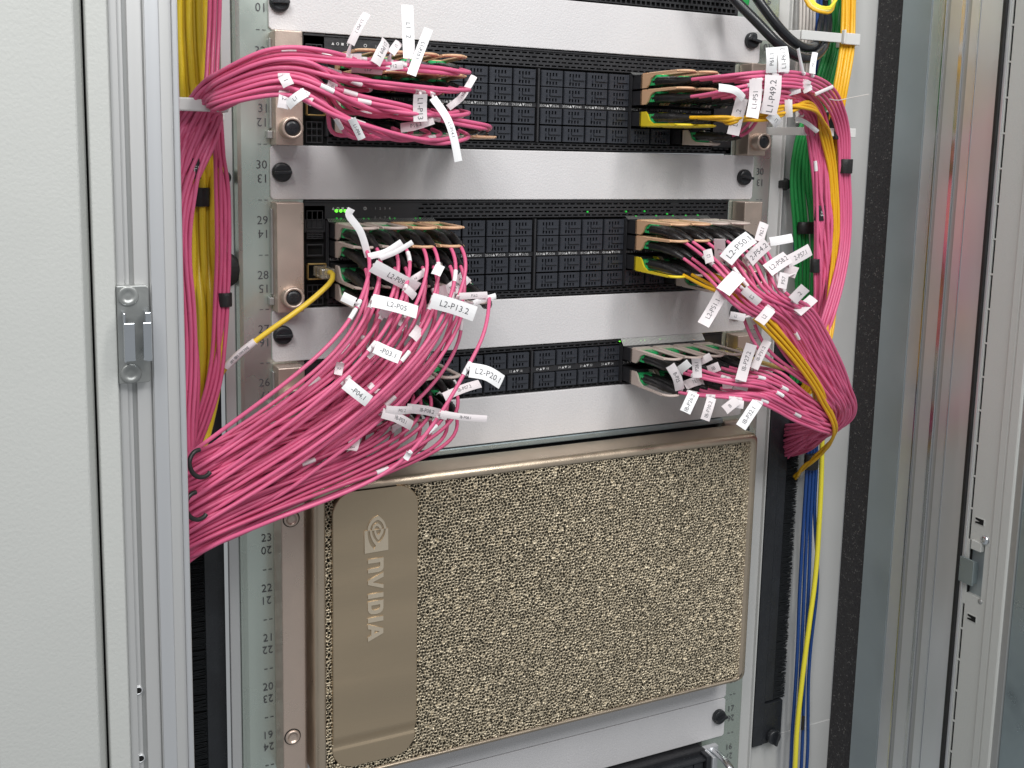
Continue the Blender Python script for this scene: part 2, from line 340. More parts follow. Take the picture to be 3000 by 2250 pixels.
for yq in (1527, 1810):
    q = atx(2990-.083*yq+10, yq, XD); n_ = .0026
    dp('rectangular_cutout', MB().box(XD-.0016, XD, q[1]-.0056, q[1]+.0056, q[2]-.0035, q[2]+.0035), 'cab', .0002)
    dp('cutout_hole', MB().side([(q[1]+.0046,q[2]+.0027),(q[1]-.0046,q[2]+.0027),(q[1]-.0046,q[2]-.0027),(q[1]+.0046,q[2]-.0027),(q[1]+.0046,q[2]-.0012),(q[1]-.0006,q[2]-.0003),(q[1]+.0046,q[2]+.0010)], XD-.0019, XD-.0012), 'hole')
q = atx(2889, 1582, XD); dp('screw', MB().lathe((XD-.001,q[1],q[2]), [(.0046,0),(.0044,-.0012),(.0034,-.0024),(.0012,-.0028)], 0, 24), 'chrome')
dp('screw_recess', MB().box(XD-.0041,XD-.0037,q[1]-.002,q[1]+.002,q[2]-.0004,q[2]+.0004).box(XD-.0042,XD-.0036,q[1]-.0004,q[1]+.0004,q[2]-.002,q[2]+.002), 'alud')
q = atx(2874, 1762, XD); dp('rivet', MB().lathe((XD-.001,q[1],q[2]), [(.0026,0),(.0024,-.0006),(.0008,-.0009)], 0, 20), 'alud')
qa, qb = atx(2828, 1625, XD), atx(2862, 1715, XD)
dp('hinge_catch', MB().box(XD-.007, XD-.0045, qb[1], qa[1], qb[2], qa[2]).box(XD-.0072, XD-.0005, qb[1]-.0002, qb[1]+.0016, qb[2]+.002, qa[2]-.001), 'teal', .0004)
dp('hinge_block', MB().box(XD-.0035, XD+.002, wy(2924), wy(2893), atx(2880,1618,XD)[2], atx(2880,1590,XD)[2]), 'cab', .0006)

# ------------------------------------------------------------------ blanking panels
def blank(u0, u1, label, name='blanking_panel', knobs=(), seam=None):
    z0, z1 = zu(u0)+.0004, zu(u1)-.0004
    t = thing(name, (0, 0, z0), label, 'blanking panel', 'light grey blanking panels closing unused rack units')
    c = .0022
    pts = [(-.2413+c,z0),(.2413-c,z0),(.2413,z0+c),(.2413,z1-c),(.2413-c,z1),(-.2413+c,z1),(-.2413,z1-c),(-.2413,z0+c)]
    o = obj('sheet', MB().slab(pts, -.0024, -.0004), M['panel'], t, .0007, None, None, 2); o.location = (0, 0, -z0)
    fl_ = obj('folded_flange', MB().box(-.215,.215,-.0006,.018,z1-.0014,z1-.0002).box(-.215,.215,-.0006,.018,z0+.0002,z0+.0014), M['panel'], t); fl_.location = (0,0,-z0)
    for (x_, y_, a) in knobs:
        q = at(x_, y_, -.008); k = knob((q[0], -.0024, q[2]), t, .0079, a, .009); k.location = (0, 0, -z0)
    return t
blank(32, 33, 'topmost light grey blanking panel above the upper switch', knobs=((822,5,2),(2211,118,-12)))
blank(29, 30, 'light grey blanking panel between the upper and the middle switch', knobs=((829,505,3),(2188,520,-8)))
blank(26, 27, 'light grey blanking panel between the middle and the thin lower switch', knobs=((832,984,0),(2166,915,20)))
blank(24, 25, 'light grey blanking panel between the thin lower switch and the golden server', knobs=())
blank(17, 18, 'narrow light grey blanking panel directly under the golden server bezel', knobs=())
blank(16, 17, 'lowest light grey blanking panel above the silver-handled server', knobs=((2113,2105,14),))

# ------------------------------------------------------------------ switches
CW, CH = .0233, .0147
COLX = [x0+CW*i for x0 in (-.1945, -.0980, -.0008, .0935) for i in range(4)]      # left edges
ROW2 = [28.605, 28.274, 27.850, 27.505]; ROW1 = [25.875, 25.410]                   # row tops in units
def grid_plate(xs, zs, holes, y, dpt):
    mb = MB(); nx = len(xs)
    for i in range(nx-1):
        for j in range(len(zs)-1):
            x0, x1, z0, z1 = xs[i], xs[i+1], zs[j], zs[j+1]
            if (i, j) in holes:
                mb.add([(x0,y,z0),(x1,y,z0),(x1,y,z1),(x0,y,z1),(x0,y+dpt,z0),(x1,y+dpt,z0),(x1,y+dpt,z1),(x0,y+dpt,z1)], [(0,1,5,4),(1,2,6,5),(2,3,7,6),(3,0,4,7)])
            else: mb.add([(x0,y,z0),(x1,y,z0),(x1,y,z1),(x0,y,z1)], [(0,1,2,3)])
    return mb
# port cover: black cap with two rows of four slots and a latch bar
def cover_mesh():
    W_, H_ = .0222, .0138
    xs = [.0006]; 
    cx = [.0066, .0097, .0128, .0159]
    for c in cx: xs += [c-.00075, c+.00075]
    xs += [W_]; xs = [.0006]+xs[1:]
    zs = [0, .0013, .0040, .0087, .0117, H_]
    holes = {(i, j) for i in (1,3,5,7) for j in (1, 3)}
    mb = grid_plate(xs, zs, holes, -.0030, .0028)
    mb.add([(.0006,-.003,0),(.0006,0,0),(.0006,0,H_),(.0006,-.003,H_)], [(0,1,2,3)]); mb.add([(W_,-.003,0),(W_,0,0),(W_,0,H_),(W_,-.003,H_)], [(3,2,1,0)])
    mb.add([(.0006,-.003,H_),(W_,-.003,H_),(W_,0,H_),(.0006,0,H_)], [(0,1,2,3)]); mb.add([(.0006,-.003,0),(W_,-.003,0),(W_,0,0),(.0006,0,0)], [(3,2,1,0)])
    mb.box(.0094, W_-.0010, -.0046, -.0030, .0062, .0086)      # latch bar
    mb.box(.0066, .0082, -.0042, -.0030, .0040, .0072)         # hook
    mb.box(.0010, .0018, -.0036, -.0030, .0010, H_-.0010)
    return mb.mesh('port_cover', M['cover'])
COVER = cover_mesh()
def vents(mb, x0, x1, z0, z1, pz=.0031, pxx=.0066, hw=.0048, hh=.0013, y=-.0006):
    nrow = max(1, int(round((z1-z0)/pz))); rz = (z1-z0)/nrow
    for r_ in range(nrow):
        za = z0+r_*rz; zm = za+rz/2; off = (r_ % 2)*pxx/2; x = x0; prev = x0
        xs = [x0]; holes = set(); k = x0+.0008+off
        while k+hw < x1-.0005: xs += [k, k+hw]; holes.add((len(xs)-2, 1)); k += pxx
        if off and x0+.0008+hw-pxx/2 > x0+.001:
            pass
        xs += [x1]
        g = grid_plate(xs, [za, zm-hh/2, zm+hh/2, za+rz], holes, y, .0016); mb.add(g.v, g.f)
    return mb
OCC = {}
def switch(key, u0, u1, label, rows, occ, strip_labels):
    z0, z1 = zu(u0)+.0006, zu(u1)-.0006; t = thing('network_switch', (0, 0, z0), label, 'network switch'); off = Vector((0, 0, -z0))
    def sp(name, mb, m, bev=0, kind=None, parent=None):
        o = obj(name, mb, M[m], parent or t, bev, None, kind)
        if not parent: o.location = off
        return o
    sp('chassis', MB().box(-.2135,.2135,.003,.30,z0,z1), 'hole')
    top = zu(rows[0])+.0006; nrow = len(rows); bot = zu(rows[-1])-CH-.0004
    mid1 = zu(rows[nrow//2-1])-CH-.0002; mid0 = zu(rows[nrow//2])+.0002
    # front sheet: vents above and below the ports
    face = MB(); face.box(-.2135,.2135,-.0016,.003,z1-.0012,z1); 
    vx0 = -.115 if nrow == 4 else -.1945
    if nrow == 4:
        vents(face, vx0, .150, top+.0012, z1-.0014); face.add(grid_plate([-.2135,vx0],[top+.0012,z1-.0014],set(),-.0006,.001).v,[(0,1,2,3)])
        vents(face, .150, .2135, top+.0012, z1-.0014)
        vents(face, -.1945, .2135, z0+.0004, bot-.0006)
    else:
        vents(face, vx0, .1885, top+.0002, z1-.0014, .0028); vents(face, vx0, .1885, z0+.0003, bot-.0002, .0022)
        face.add([(-.2135,-.0006,z0),(-.1945,-.0006,z0),(-.1945,-.0006,z1),(-.2135,-.0006,z1)],[(0,1,2,3)])
    face.box(-.2135,.2135,-.0010,.003,mid1,mid0) if False else face.box(-.1945,.190,-.0012,.003,mid0,mid1)
    for xd in (-.1962, -.1005, -.0036, .0920, .1875): face.box(xd, xd+(.0018 if xd < .18 else .002), -.0035, .003, bot, top)
    face.box(.1895,.2135,-.0006,.003,z0,top+.001) if nrow == 4 else face.box(.1885,.2135,-.0006,.003,z0,z1-.0014)
    sp('front_sheet', face, 'black')
    # left service column
    sv = MB()
    if nrow == 4:
        sv.box(-.2135,-.1962,-.0006,.003,zu(28.40),z1-.004)
        gx = np.linspace(-.2115,-.1985,4); 
        def lattice(za, zb, nz):
            gz = np.linspace(za, zb, nz+1)
            for a in gx: sv.box(a-.0004,a+.0004,-.0016,-.0004,za,zb)
            for b in gz: sv.box(-.2119,-.1981,-.0017,-.0004,b-.0004,b+.0004)
        lattice(zu(28.48), zu(28.80), 2); lattice(zu(28.29), zu(28.42), 4)
        sp('service_grille', sv, 'black', .0002).location = off+Vector((0,0,zu(u0)-zu(27))); sv = MB(); lattice(zu(27.05), zu(27.42), 3)
        sp('service_grille', sv, 'black', .0002).location = off+Vector((0,0,zu(u0)-zu(27))); sv = MB()
        sv.box(-.2120,-.1980,-.0018,-.0004,zu(27.96),zu(27.985)); sv.box(-.2120,-.1980,-.0018,-.0004,zu(28.16),zu(28.185)); sv.box(-.2120,-.2112,-.0018,-.0004,zu(27.985),zu(28.16)); sv.box(-.1988,-.1980,-.0018,-.0004,zu(27.985),zu(28.16))
        sp('service_grille', sv, 'black', .0002).location = off+Vector((0,0,zu(u0)-zu(27)))
    # cages round the plugged banks
    for (b0, b1) in ((-.1950, -.1006), (.0930, .1880)):
        comb = MB(); n = 66; zc_ = top+.0006
        for i in range(n):
            x = b0+(b1-b0)*(i+.5)/n; ha = .0010 if nrow == 4 else .0050; hw_ = .0003 if nrow == 4 else .00042; comb.side([(-.0075,zc_-.0014),(-.0068,zc_-.0014),(-.0010,zc_+ha),(-.0018,zc_+ha)], x-hw_, x+hw_)
        sp('shield_fingers', comb, 'bracket' if nrow == 2 and b0 > 0 else 'alud', 0, 'stuff')  # pale grey on the thin switch's right bank paints the light it catches
        cg = MB().box(b0, b1, -.0078, .003, zc_-.0022, zc_-.0015).box(b0-.0004, b0+.0006, -.0052, .003, bot, top).box(b1-.0006, b1+.0004, -.0052, .003, bot, top)
        sp('shield_cage', cg, 'black')
    # ports
    for ri, rt in enumerate(rows):
        for c in range(16):
            if (ri, c) in occ: continue
            o = link('port_cover', COVER, t, (COLX[c], 0, zu(rt)-CH+.0004-z0))
            if ri >= nrow/2 and False: pass
    # printed numbers
    tx = MB(); zc_ = (mid0+mid1)/2
    for c, s_ in strip_labels: put_text(tx, s_, (COLX[c]+CW/2-.0015, -.0014, zc_), .0030, (1,0,0), (0,0,1), 1.0)
    sp('port_number_print', tx, 'whiteink')
    # ears
    for sx in (-1, 1):
        xa, xb = (-.2405, -.2188) if sx < 0 else (.2188, .2405)
        e = sp('rack_ear', MB().box(xa, xb, -.020, -.0005, z0-.0012 if nrow == 4 else z0, z1-.0006), 'champ', .0009)
        xe = xa if sx < 0 else xb
        sp('ear_bracket', MB().box(min(xe,xe+sx*.004), max(xe,xe+sx*.004), -.009, -.0006, z0+.004, z0+.010).box(min(xe,xe+sx*.0015), max(xe,xe+sx*.0015), -.007, -.0006, z0+.012, z1-.006), 'alud', .0005)
        zs2 = z0+(.0122 if nrow == 4 else .0185); xs2 = sx*.2298
        th = MB().lathe((xs2,-.020,zs2), [(.0088,0),(.0088,-.0100),(.0080,-.0112),(.0064,-.0112),(.0062,-.0092)], 1, 28)
        s1 = sp('thumb_screw', th, 'champ'); 
        s2 = obj('screw_head', MB().lathe((xs2,-.0292,zs2), [(.0062,0),(.0060,-.0008),(.0036,-.0014)], 1, 24).box(xs2-.0034,xs2+.0034,-.0310,-.0302,zs2-.0006,zs2+.0006).box(xs2-.0006,xs2+.0006,-.0311,-.0303,zs2-.0034,zs2+.0034), M['plastic'], s1)
    return t, sp
N4 = lambda c: '%02d/%02d▲▼%02d/%02d' % (4*c+1, 4*c+2, 4*c+3, 4*c+4)
lab4 = [(c, N4(c)) for c in range(16)]
lab2 = [(c, '%d ▲▼ %d' % (2*c+1, 2*c+2)) for c in range(16)]
left4 = {(r_, c) for r_ in range(4) for c in range(4)}
occ1 = left4 | {(3, 4)} | {(r_, c) for r_ in range(2) for c in range(12, 16)} | {(2, 12), (2, 13)} | {(3, 14)}
occ2 = left4 | {(3, 4)} | {(r_, c) for r_ in range(2) for c in range(12, 16)} | {(2, 12), (2, 13), (2, 14)} | {(3, 14), (3, 15)}
occ3 = {(r_, c) for r_ in range(2) for c in list(range(4))+list(range(12, 16))}
sw1, sp1 = switch('L1', 30, 32, 'upper black two unit switch whose pink cables arch over its left ear', ROW2_1 := [r_+3 for r_ in ROW2], occ1, lab4)
sw2, sp2 = switch('L2', 27, 29, 'middle black two unit switch with green status lights lit', ROW2, occ2, lab4)
sw3, sp3 = switch('IB', 25, 26, 'thin black one unit switch with bright shield fingers above its right ports', ROW1, occ3, lab2)
# status lights
def leds(sp, pts, m, r, Y=-.0016):
    mb = MB()
    for x_, y_ in pts:
        q = at(x_, y_, Y); mb.lathe((q[0], Y, q[2]), [(r,.001),(r,0),(r*.6,-.0004)], 1, 10)
    return sp('status_light', mb, m)
for k, (x_, y_) in enumerate(((986,618),(999,618),(1012,618))): leds(sp2, [(x_, y_)], 'led', .0013)
leds(sp2, [(987,640),(1000,641),(1066,641),(1080,641),(1143,641),(1157,640),(1218,640),(1231,640)], 'ledd', .0008)
leds(sp2, [(1722,621),(1835,620),(1889,619),(1864,634),(1923,633),(1955,627),(1972,633),(2010,632),(2045,631)], 'ledd', .0009)
leds(sp3, [(1816,1000),(1828,999),(1878,998),(1889,997),(1935,994)], 'led', .0006)
leds(sp3, [(1962,990),(2000,988),(1950,992)], 'ledd', .0009)
leds(sp3, [(2035,998)], 'amber', .0012)
# printed icons on the middle and upper switches
for sp_, du in ((sp1, 3), (sp2, 0)):
    ic = MB(); zc_ = zu(28.84+du)
    for i, s_ in enumerate(('1','2','3','4')): put_text(ic, s_, (-.1530+i*.0042, -.0010, zc_), .0026, (1,0,0), (0,0,1))
    for i, s_ in enumerate(('5','6','7','8')): put_text(ic, s_, (-.1530+i*.0042, -.0010, zc_-.0078), .0026, (1,0,0), (0,0,1))
    X = -.1905
    ic.slab([(X,zc_-.001),(X+.0024,zc_-.001),(X+.0012,zc_+.0012)], -.0010, -.0005)
    for k_ in (.0052,): ic.lathe((X+k_,-.0006,zc_), [(.0012,0),(.0012,-.0004),(.0007,-.0004),(.0007,0)], 1, 12)
    ic.box(X+.0082,X+.0102,-.0010,-.0005,zc_-.001,zc_+.001); ic.box(X+.0125,X+.0145,-.0010,-.0005,zc_+.0006,zc_+.001); ic.box(X+.0132,X+.0138,-.0010,-.0005,zc_-.001,zc_+.0006)
    ic.lathe((-.1620,-.0006,zc_), [(.0014,0),(.0014,-.0004),(.0009,-.0004),(.0009,0)], 1, 12)
    sp_('printed_symbols', ic, 'whiteink')
# management jacks
def jack(sp, cx, cz, w_=.016, h_=.0135):
    mb = MB().box(cx-w_/2,cx-w_/2+.001,-.006,-.0006,cz-h_/2,cz+h_/2).box(cx+w_/2-.001,cx+w_/2,-.006,-.0006,cz-h_/2,cz+h_/2).box(cx-w_/2,cx+w_/2,-.006,-.0006,cz+h_/2-.001,cz+h_/2).box(cx-w_/2,cx+w_/2,-.006,-.0006,cz-h_/2,cz-h_/2+.001)
    return sp('network_jack', mb, 'brassj', .0002)
jz = at(945, 795, -.005); jack(sp2, -.2045, jz[2]); jz1 = jz+np.array([0,0,3*U]); jack(sp1, -.2045, jz1[2])
jr = at(2098, 990, -.004); jack(sp3, jr[0], zu(25.55))

# device above and below
t = thing('top_server', (0, 0, zu(33)+.0006), 'black perforated server front cut off by the top edge of the picture', 'server'); off = (0,0,-zu(33)-.0006)
tb = MB(); xs_ = np.arange(.02, .205, .0052); g = MB()
o = obj('chassis', MB().box(-.2135,.2135,.002,.3,zu(33)+.0006,zu(35)), M['hole'], t); o.location = off
holes = MB()
xs = [-.2135]; hs = set()
for i in range(78): xs += [-.2100+i*.0054, -.2100+i*.0054+.0040]; hs.add((2*i+1, 1))
xs += [.2135]
for r_ in range(6):
    za = zu(33)+.0012+r_*.0052; g_ = grid_plate([x+(.0027 if r_ % 2 and 0 < k < len(xs)-1 else 0) for k, x in enumerate(xs)], [za, za+.0009, za+.0043, za+.0052], hs, -.0008, .002); tb.add(g_.v, g_.f)
o = obj('front_sheet', tb, M['black'], t); o.location = off
t = thing('bottom_server', (0, 0, zu(14)), 'black server with square drive bays and a silver handle at the bottom edge', 'server'); off = (0,0,-zu(14))
x_r = at(2073, 2167, -.016)[0]
o = obj('chassis', MB().box(-.2135,x_r,-.012,.3,zu(14),zu(16)-.002), M['black'], t, .001); o.location = off
for i in range(8):
    x = x_r-.006-(i+1)*.0128
    o = obj('drive_bay', MB().box(x, x+.0118, -.020, -.010, zu(14), zu(16)-.0105), M['plastic'], t, .0008); o.location = off
o = obj('top_trim', MB().box(-.2135,x_r,-.022,-.010,zu(16)-.0090,zu(16)-.0062).box(x_r-.0056,x_r,-.024,-.010,zu(14),zu(16)-.003), M['plastic'], t, .0008); o.location = off
o = obj('rack_ear', MB().box(x_r+.0005, x_r+.018, -.012, -.006, zu(14), zu(16)-.002).box(x_r+.0005, x_r+.003, -.026, -.006, zu(14), zu(16)-.004).box(x_r+.0045,x_r+.006,-.024,-.006,zu(14),zu(16)-.006), M['alub'], t, .0006); o.location = off
hp = [(x_r+.011, -.008, zu(16)-.006), (x_r+.012,-.020,zu(16)-.0065), (x_r+.013,-.034,zu(16)-.009), (x_r+.0135,-.044,zu(16)-.016), (x_r+.0135,-.048,zu(16)-.028), (x_r+.0135,-.049,zu(16)-.06)]
def spline(P, n=12, closed=False):
    P = np.asarray(P, float); Q = np.vstack([2*P[0]-P[1], P, 2*P[-1]-P[-2]]); out = []
    for i in range(1, len(Q)-2):
        p0, p1, p2, p3 = Q[i-1], Q[i], Q[i+1], Q[i+2]
        for k in range(n):
            t_ = k/n; out.append(.5*((2*p1)+(-p0+p2)*t_+(2*p0-5*p1+4*p2-p3)*t_*t_+(-p0+3*p1-3*p2+p3)*t_**3))
    out.append(P[-1]); return np.array(out)
o = obj('handle', MB().tube(spline(hp), .0042, 12, True, .62), M['silver'], t); o.location = off

# ------------------------------------------------------------------ golden server
gz1, gz0 = -.0068, -.2690; GX0, GX1 = -.2180, .2325; GY = -.045
dg = thing('gold_server', (0, 0, gz0), 'large server with golden metal foam bezel and a logo plate', 'server'); goff = (0, 0, -gz0)
def gp(name, mb, m, bev=0, seg=2, parent=None, kind=None):
    o = obj(name, mb, M[m], parent or dg, bev, None, kind, seg)
    if not parent: o.location = goff
    return o
gp('chassis', MB().box(-.2135,.2135,.002,.30,gz0,-.001), 'black')
gp('lid_edge', MB().box(-.2200,.2180,-.0040,.002,-.0058,-.0004), 'teal', .0008)
gp('chassis_ear', MB().box(-.2415,-.2222,-.030,-.0005,-.2700,-.004), 'champ', .0010)
gp('ear_recess', MB().box(-.2221,-.2176,-.016,-.0005,-.2700,-.004), 'champ', .0005)
gp('chassis_ear', MB().box(.2190,.2412,-.006,-.0005,-.2660,-.004), 'champ', .0008)
for x_, y_ in ((853,1520),(857,2158)):
    q = at(x_, y_, -.030); s1 = gp('ear_screw', MB().lathe((q[0],-.0302,q[2]), [(.0062,0),(.0062,-.0010),(.0054,-.0020),(.0044,-.0020),(.0042,-.0008),(.0012,-.0008)], 1, 28), 'champ')
    obj('screw_ring', MB().lathe((q[0],-.0300,q[2]), [(.0070,.0002),(.0070,-.0004),(.0063,-.0005)], 1, 28), M['hole'], s1)
# bezel frame ring with rounded outline
def rrect(x0, x1, z0, z1, r, n=8):
    out = []
    for cx, cz, a0 in ((x1-r, z1-r, 0), (x0+r, z1-r, 90), (x0+r, z0+r, 180), (x1-r, z0+r, 270)):
        for k in range(n+1):
            a = R(a0+90*k/n); out.append((cx+r*math.cos(a), cz+r*math.sin(a)))
    return out
def ring_slab(outer, inner, y0, y1, chamf=.0):
    n = len(outer); mb = MB(); loops = [(outer, y1), (outer, y0+chamf)]
    if chamf:
        cx = (max(p[0] for p in outer)+min(p[0] for p in outer))/2; cz = (max(p[1] for p in outer)+min(p[1] for p in outer))/2
        wx = max(p[0] for p in outer)-cx; wz = max(p[1] for p in outer)-cz
        for k in range(1, 6):
            a = R(90*k/5); d = chamf*(1-math.cos(a)); s_ = [(cx+(x-cx)*(wx-d)/wx, cz+(z-cz)*(wz-d)/wz) for x, z in outer]; loops.append((s_, y0+chamf*(1-math.sin(a))))
    loops += [(inner, y0), (inner, y1)]
    vs = [(x, y, z) for L_, y in loops for x, z in L_]; fs = []
    for j in range(len(loops)-1):
        for k in range(n): fs.append((j*n+k, j*n+(k+1)%n, (j+1)*n+(k+1)%n, (j+1)*n+k))
    mb.add(vs, fs, True); return mb
outer = rrect(GX0, GX1, gz0, gz1, .008); inner = rrect(GX0+.0088, GX1-.0098, gz0+.0022, gz1-.0074, .003)
fo = gp('bezel_frame', ring_slab(outer, inner, GY, -.010, .006), 'gold'); 
FX0, FX1, FZ0, FZ1 = GX0+.0082, GX1-.0092, gz0+.0018, gz1-.0069
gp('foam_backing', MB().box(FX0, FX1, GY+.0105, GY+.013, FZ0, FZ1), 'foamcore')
# metal foam: open network of struts as a height field in two layers
def foam():
    hx = .00042; nx = int((FX1-FX0)/hx); nz = int((FZ1-FZ0)/hx); X = np.linspace(FX0, FX1, nx); Z = np.linspace(FZ0, FZ1, nz)
    GXg, GZg = np.meshgrid(X, Z)
    def vor(cell, seed):
        r2 = np.random.default_rng(seed); cx = int((FX1-FX0)/cell)+4; cz = int((FZ1-FZ0)/cell)+4
        sx = (np.arange(cx)[None,:]+.5*(np.arange(cz)[:,None] % 2)+.25+r2.uniform(-.42,.42,(cz,cx)))*cell+FX0-2*cell; sz = (np.arange(cz)[:,None]+.5+r2.uniform(-.42,.42,(cz,cx)))*cell+FZ0-2*cell
        ix = ((GXg-FX0)/cell).astype(int)+2; iz = ((GZg-FZ0)/cell).astype(int)+2
        D = []
        for a in (-1,0,1):
            for b in (-2,-1,0,1,2):
                u_, v_ = np.clip(iz+a,0,cz-1), np.clip(ix+b,0,cx-1); D.append(np.hypot(sx[u_,v_]-GXg, sz[u_,v_]-GZg))
        D = np.sort(np.array(D), 0); return D[0], D[1]
    a0, a1 = vor(.0028, 3); b0, b1 = vor(.0024, 11); c0, c1 = vor(.0060, 5)
    def ridge(d0, d1, w_): return np.clip(1-(d1-d0)/w_, 0, 1)
    ra = ridge(a0, a1, .00122); rb = ridge(b0, b1, .0012); big = np.sin(c0/.006*5)
    h = np.full(GXg.shape, -.0095)
    gap = .0006*np.clip(big, -1, 1)-.0003
    h = np.maximum(h, np.where(rb > .06, -.0056-.0012*(1-rb)**2, -.0095)); h = np.maximum(h, np.where(ra > .14, -.0008-.0030*(1-ra)**1.7+gap*.8, -.0095)); h = np.minimum(h, -.0006)
    h += .0003*np.sin(GXg*900+np.cos(GZg*700)*2)
    x_ = GXg+rng.normal(0,.00004,GXg.shape); vs = np.stack([x_, GY-h-.0002, GZg], -1).reshape(-1,3)
    idx = np.arange(nx*nz).reshape(nz, nx); q = np.stack([idx[:-1,:-1], idx[:-1,1:], idx[1:,1:], idx[1:,:-1]], -1).reshape(-1,4)
    h[(GXg > PX0+.002) & (GXg < PX1-.002) & (GZg > PZ0+.005) & (GZg < PZ1-.005)] = -.0095; hv = h.reshape(-1); keep = (hv[q].min(1) > -.0088) & (np.ptp(hv[q], axis=1) < .0026); q = q[keep]
    me = bpy.data.meshes.new('metal_foam'); me.vertices.add(len(vs)); me.vertices.foreach_set('co', vs.reshape(-1)); me.loops.add(len(q)*4); me.loops.foreach_set('vertex_index', q.reshape(-1).astype(np.int32))
    me.polygons.add(len(q)); me.polygons.foreach_set('loop_start', np.arange(len(q), dtype=np.int32)*4); me.polygons.foreach_set('use_smooth', np.ones(len(q), dtype=bool)); me.materials.append(M['foam']); me.update(calc_edges=True)
    o = link('metal_foam', me, dg, goff, 'stuff'); return o
# name plate
PX0, PX1 = at(975,1800,-.047)[0], at(1222,1800,-.047)[0]; PZ1 = at(1100, 1428, -.047)[2]; PZ0 = at(1090, 2235, -.047)[2]
PZ1 -= .0010
foam()
pz = rrect(PX0, PX1, PZ0, PZ1, .0185, 14)
def plate_y(z): # the plate dips near the bottom
    zb = PZ0+.022; t_ = min(1, max(0, (zb+.010-z)/.012)); t2 = min(1, max(0, (zb-.002-z)/.003))
    return -.0478+.0040*(t_*t_*(3-2*t_))-.0012*t2
bm = bmesh.new(); rows_ = sorted({PZ0, PZ1, *[z for _, z in pz], *np.linspace(PZ0, PZ0+.045, 40), *np.linspace(PZ0, PZ1, 20)}, reverse=True)
def span(z):
    r_ = .0185
    d = 0
    if z > PZ1-r_: d = r_-math.sqrt(max(0, r_*r_-(z-(PZ1-r_))**2))
    if z < PZ0+r_: d = r_-math.sqrt(max(0, r_*r_-((PZ0+r_)-z)**2))
    return PX0+d, PX1-d
pm = MB(); prev = None; vs = []; fs = []
for z in rows_:
    a, b = span(z); y = plate_y(z); vs += [(a,-.040,z),(a,y+.0006,z),(a+.0006,y,z),(b-.0006,y,z),(b,y+.0006,z),(b,-.040,z)]
for i in range(len(rows_)-1):
    for k in range(5): fs.append((i*6+k, i*6+k+1, (i+1)*6+k+1, (i+1)*6+k))
pm.add(vs, fs); pl = gp('name_plate', pm, 'plate')
# emblem and lettering, raised on the plate
def P2(x, y): # traced outline point on the plate
    q = at(750+x*.3014, 1400+y*.3014, -.0482); return (q[0], q[2])
def curve_fill(name, loops, y0, th, m, parent):
    cu = bpy.data.curves.new(name, 'CURVE'); cu.dimensions = '2D'; cu.fill_mode = 'BOTH'; cu.extrude = th/2
    for L_ in loops:
        sp_ = cu.splines.new('POLY'); sp_.points.add(len(L_)-1); sp_.use_cyclic_u = True
        for i, (x, z) in enumerate(L_): sp_.points[i].co = (x, z, 0, 1)
    o = bpy.data.objects.new(name, cu); S.collection.objects.link(o); dgp = bpy.context.evaluated_depsgraph_get(); me = bpy.data.meshes.new_from_object(o.evaluated_get(dgp)); bpy.data.objects.remove(o)
    for v in me.vertices: x, z, e = v.co; v.co = (x, y0-e, z)
    me.materials.clear(); me.materials.append(m); fixn(me); return link(name, me, parent)
def sm(L_, n=5): 
    return [tuple(p) for p in spline([P2(*q) for q in L_], n)]
upper = sm([(1083,508),(1092,462),(1128,402),(1190,364)])+sm([(1190,364),(1238,412),(1258,455),(1266,487)])+sm([(1243,490),(1236,458),(1214,424),(1180,407),(1140,432),(1115,468),(1104,509)])
upper2 = sm([(1124,506),(1138,466),(1176,440),(1208,458),(1224,492)])+sm([(1202,494),(1190,476),(1172,466),(1156,478),(1147,503)])
sq = [P2(1053,517),P2(1282,487),P2(1284,696),P2(1055,736)]
cutA = sm([(1106,516),(1112,562),(1132,612),(1164,656)])+sm([(1147,694),(1108,645),(1088,586),(1081,519)])
cutB = sm([(1146,511),(1152,542),(1166,576),(1189,601),(1211,570),(1232,532),(1240,497)])+sm([(1258,494),(1251,540),(1226,592),(1190,628),(1160,604),(1134,562),(1122,514)])
cutC = sm([(1165,508),(1170,535),(1187,552),(1206,530),(1212,502)])
curve_fill('emblem', [upper, upper2, sq, cutA, cutB, cutC], -.0482, .0012, M['logo'], pl)
# letters: reading downwards, tops to the right
zc_n = [770+795, 0]
lx0, lx1 = P2(1087,1200)[0], P2(1237,1200)[0]; H = lx1-lx0
def letter(y0, y1, polys):  # polys in (u along reading 0..1, v up 0..1)
    za, zb = P2(1162, y0)[1], P2(1162, y1)[1]
    curve_fill('letter', [[(lx0+v*H, za+(zb-za)*u_) for u_, v in L_] for L_ in polys], -.0482, .0012, M['logo'], pl)
letter(783, 916, [[(0,0),(0,1),(.72,1),(.88,.94),(.97,.82),(1,.66),(1,0),(.70,0),(.70,.62),(.64,.74),(.54,.78),(.30,.78),(.30,0)]])
letter(928, 1082, [[(0,1),(.27,1),(.52,.30),(.76,1),(1,1),(.64,0),(.38,0)]])
letter(1122, 1164, [[(0,0),(0,1),(1,1),(1,0)]])
letter(1194, 1322, [[(0,0),(0,1),(.62,1),(.82,.93),(.95,.78),(1,.5),(.95,.22),(.82,.07),(.62,0)], [(.30,.22),(.30,.78),(.54,.78),(.66,.70),(.71,.5),(.66,.30),(.54,.22)]])
letter(1352, 1396, [[(0,0),(0,1),(1,1),(1,0)]])
letter(1412, 1578, [[(0,0),(.36,1),(.64,1),(1,0),(.74,0),(.66,.22),(.33,.22),(.26,0)], [(.40,.42),(.60,.42),(.50,.76)]])

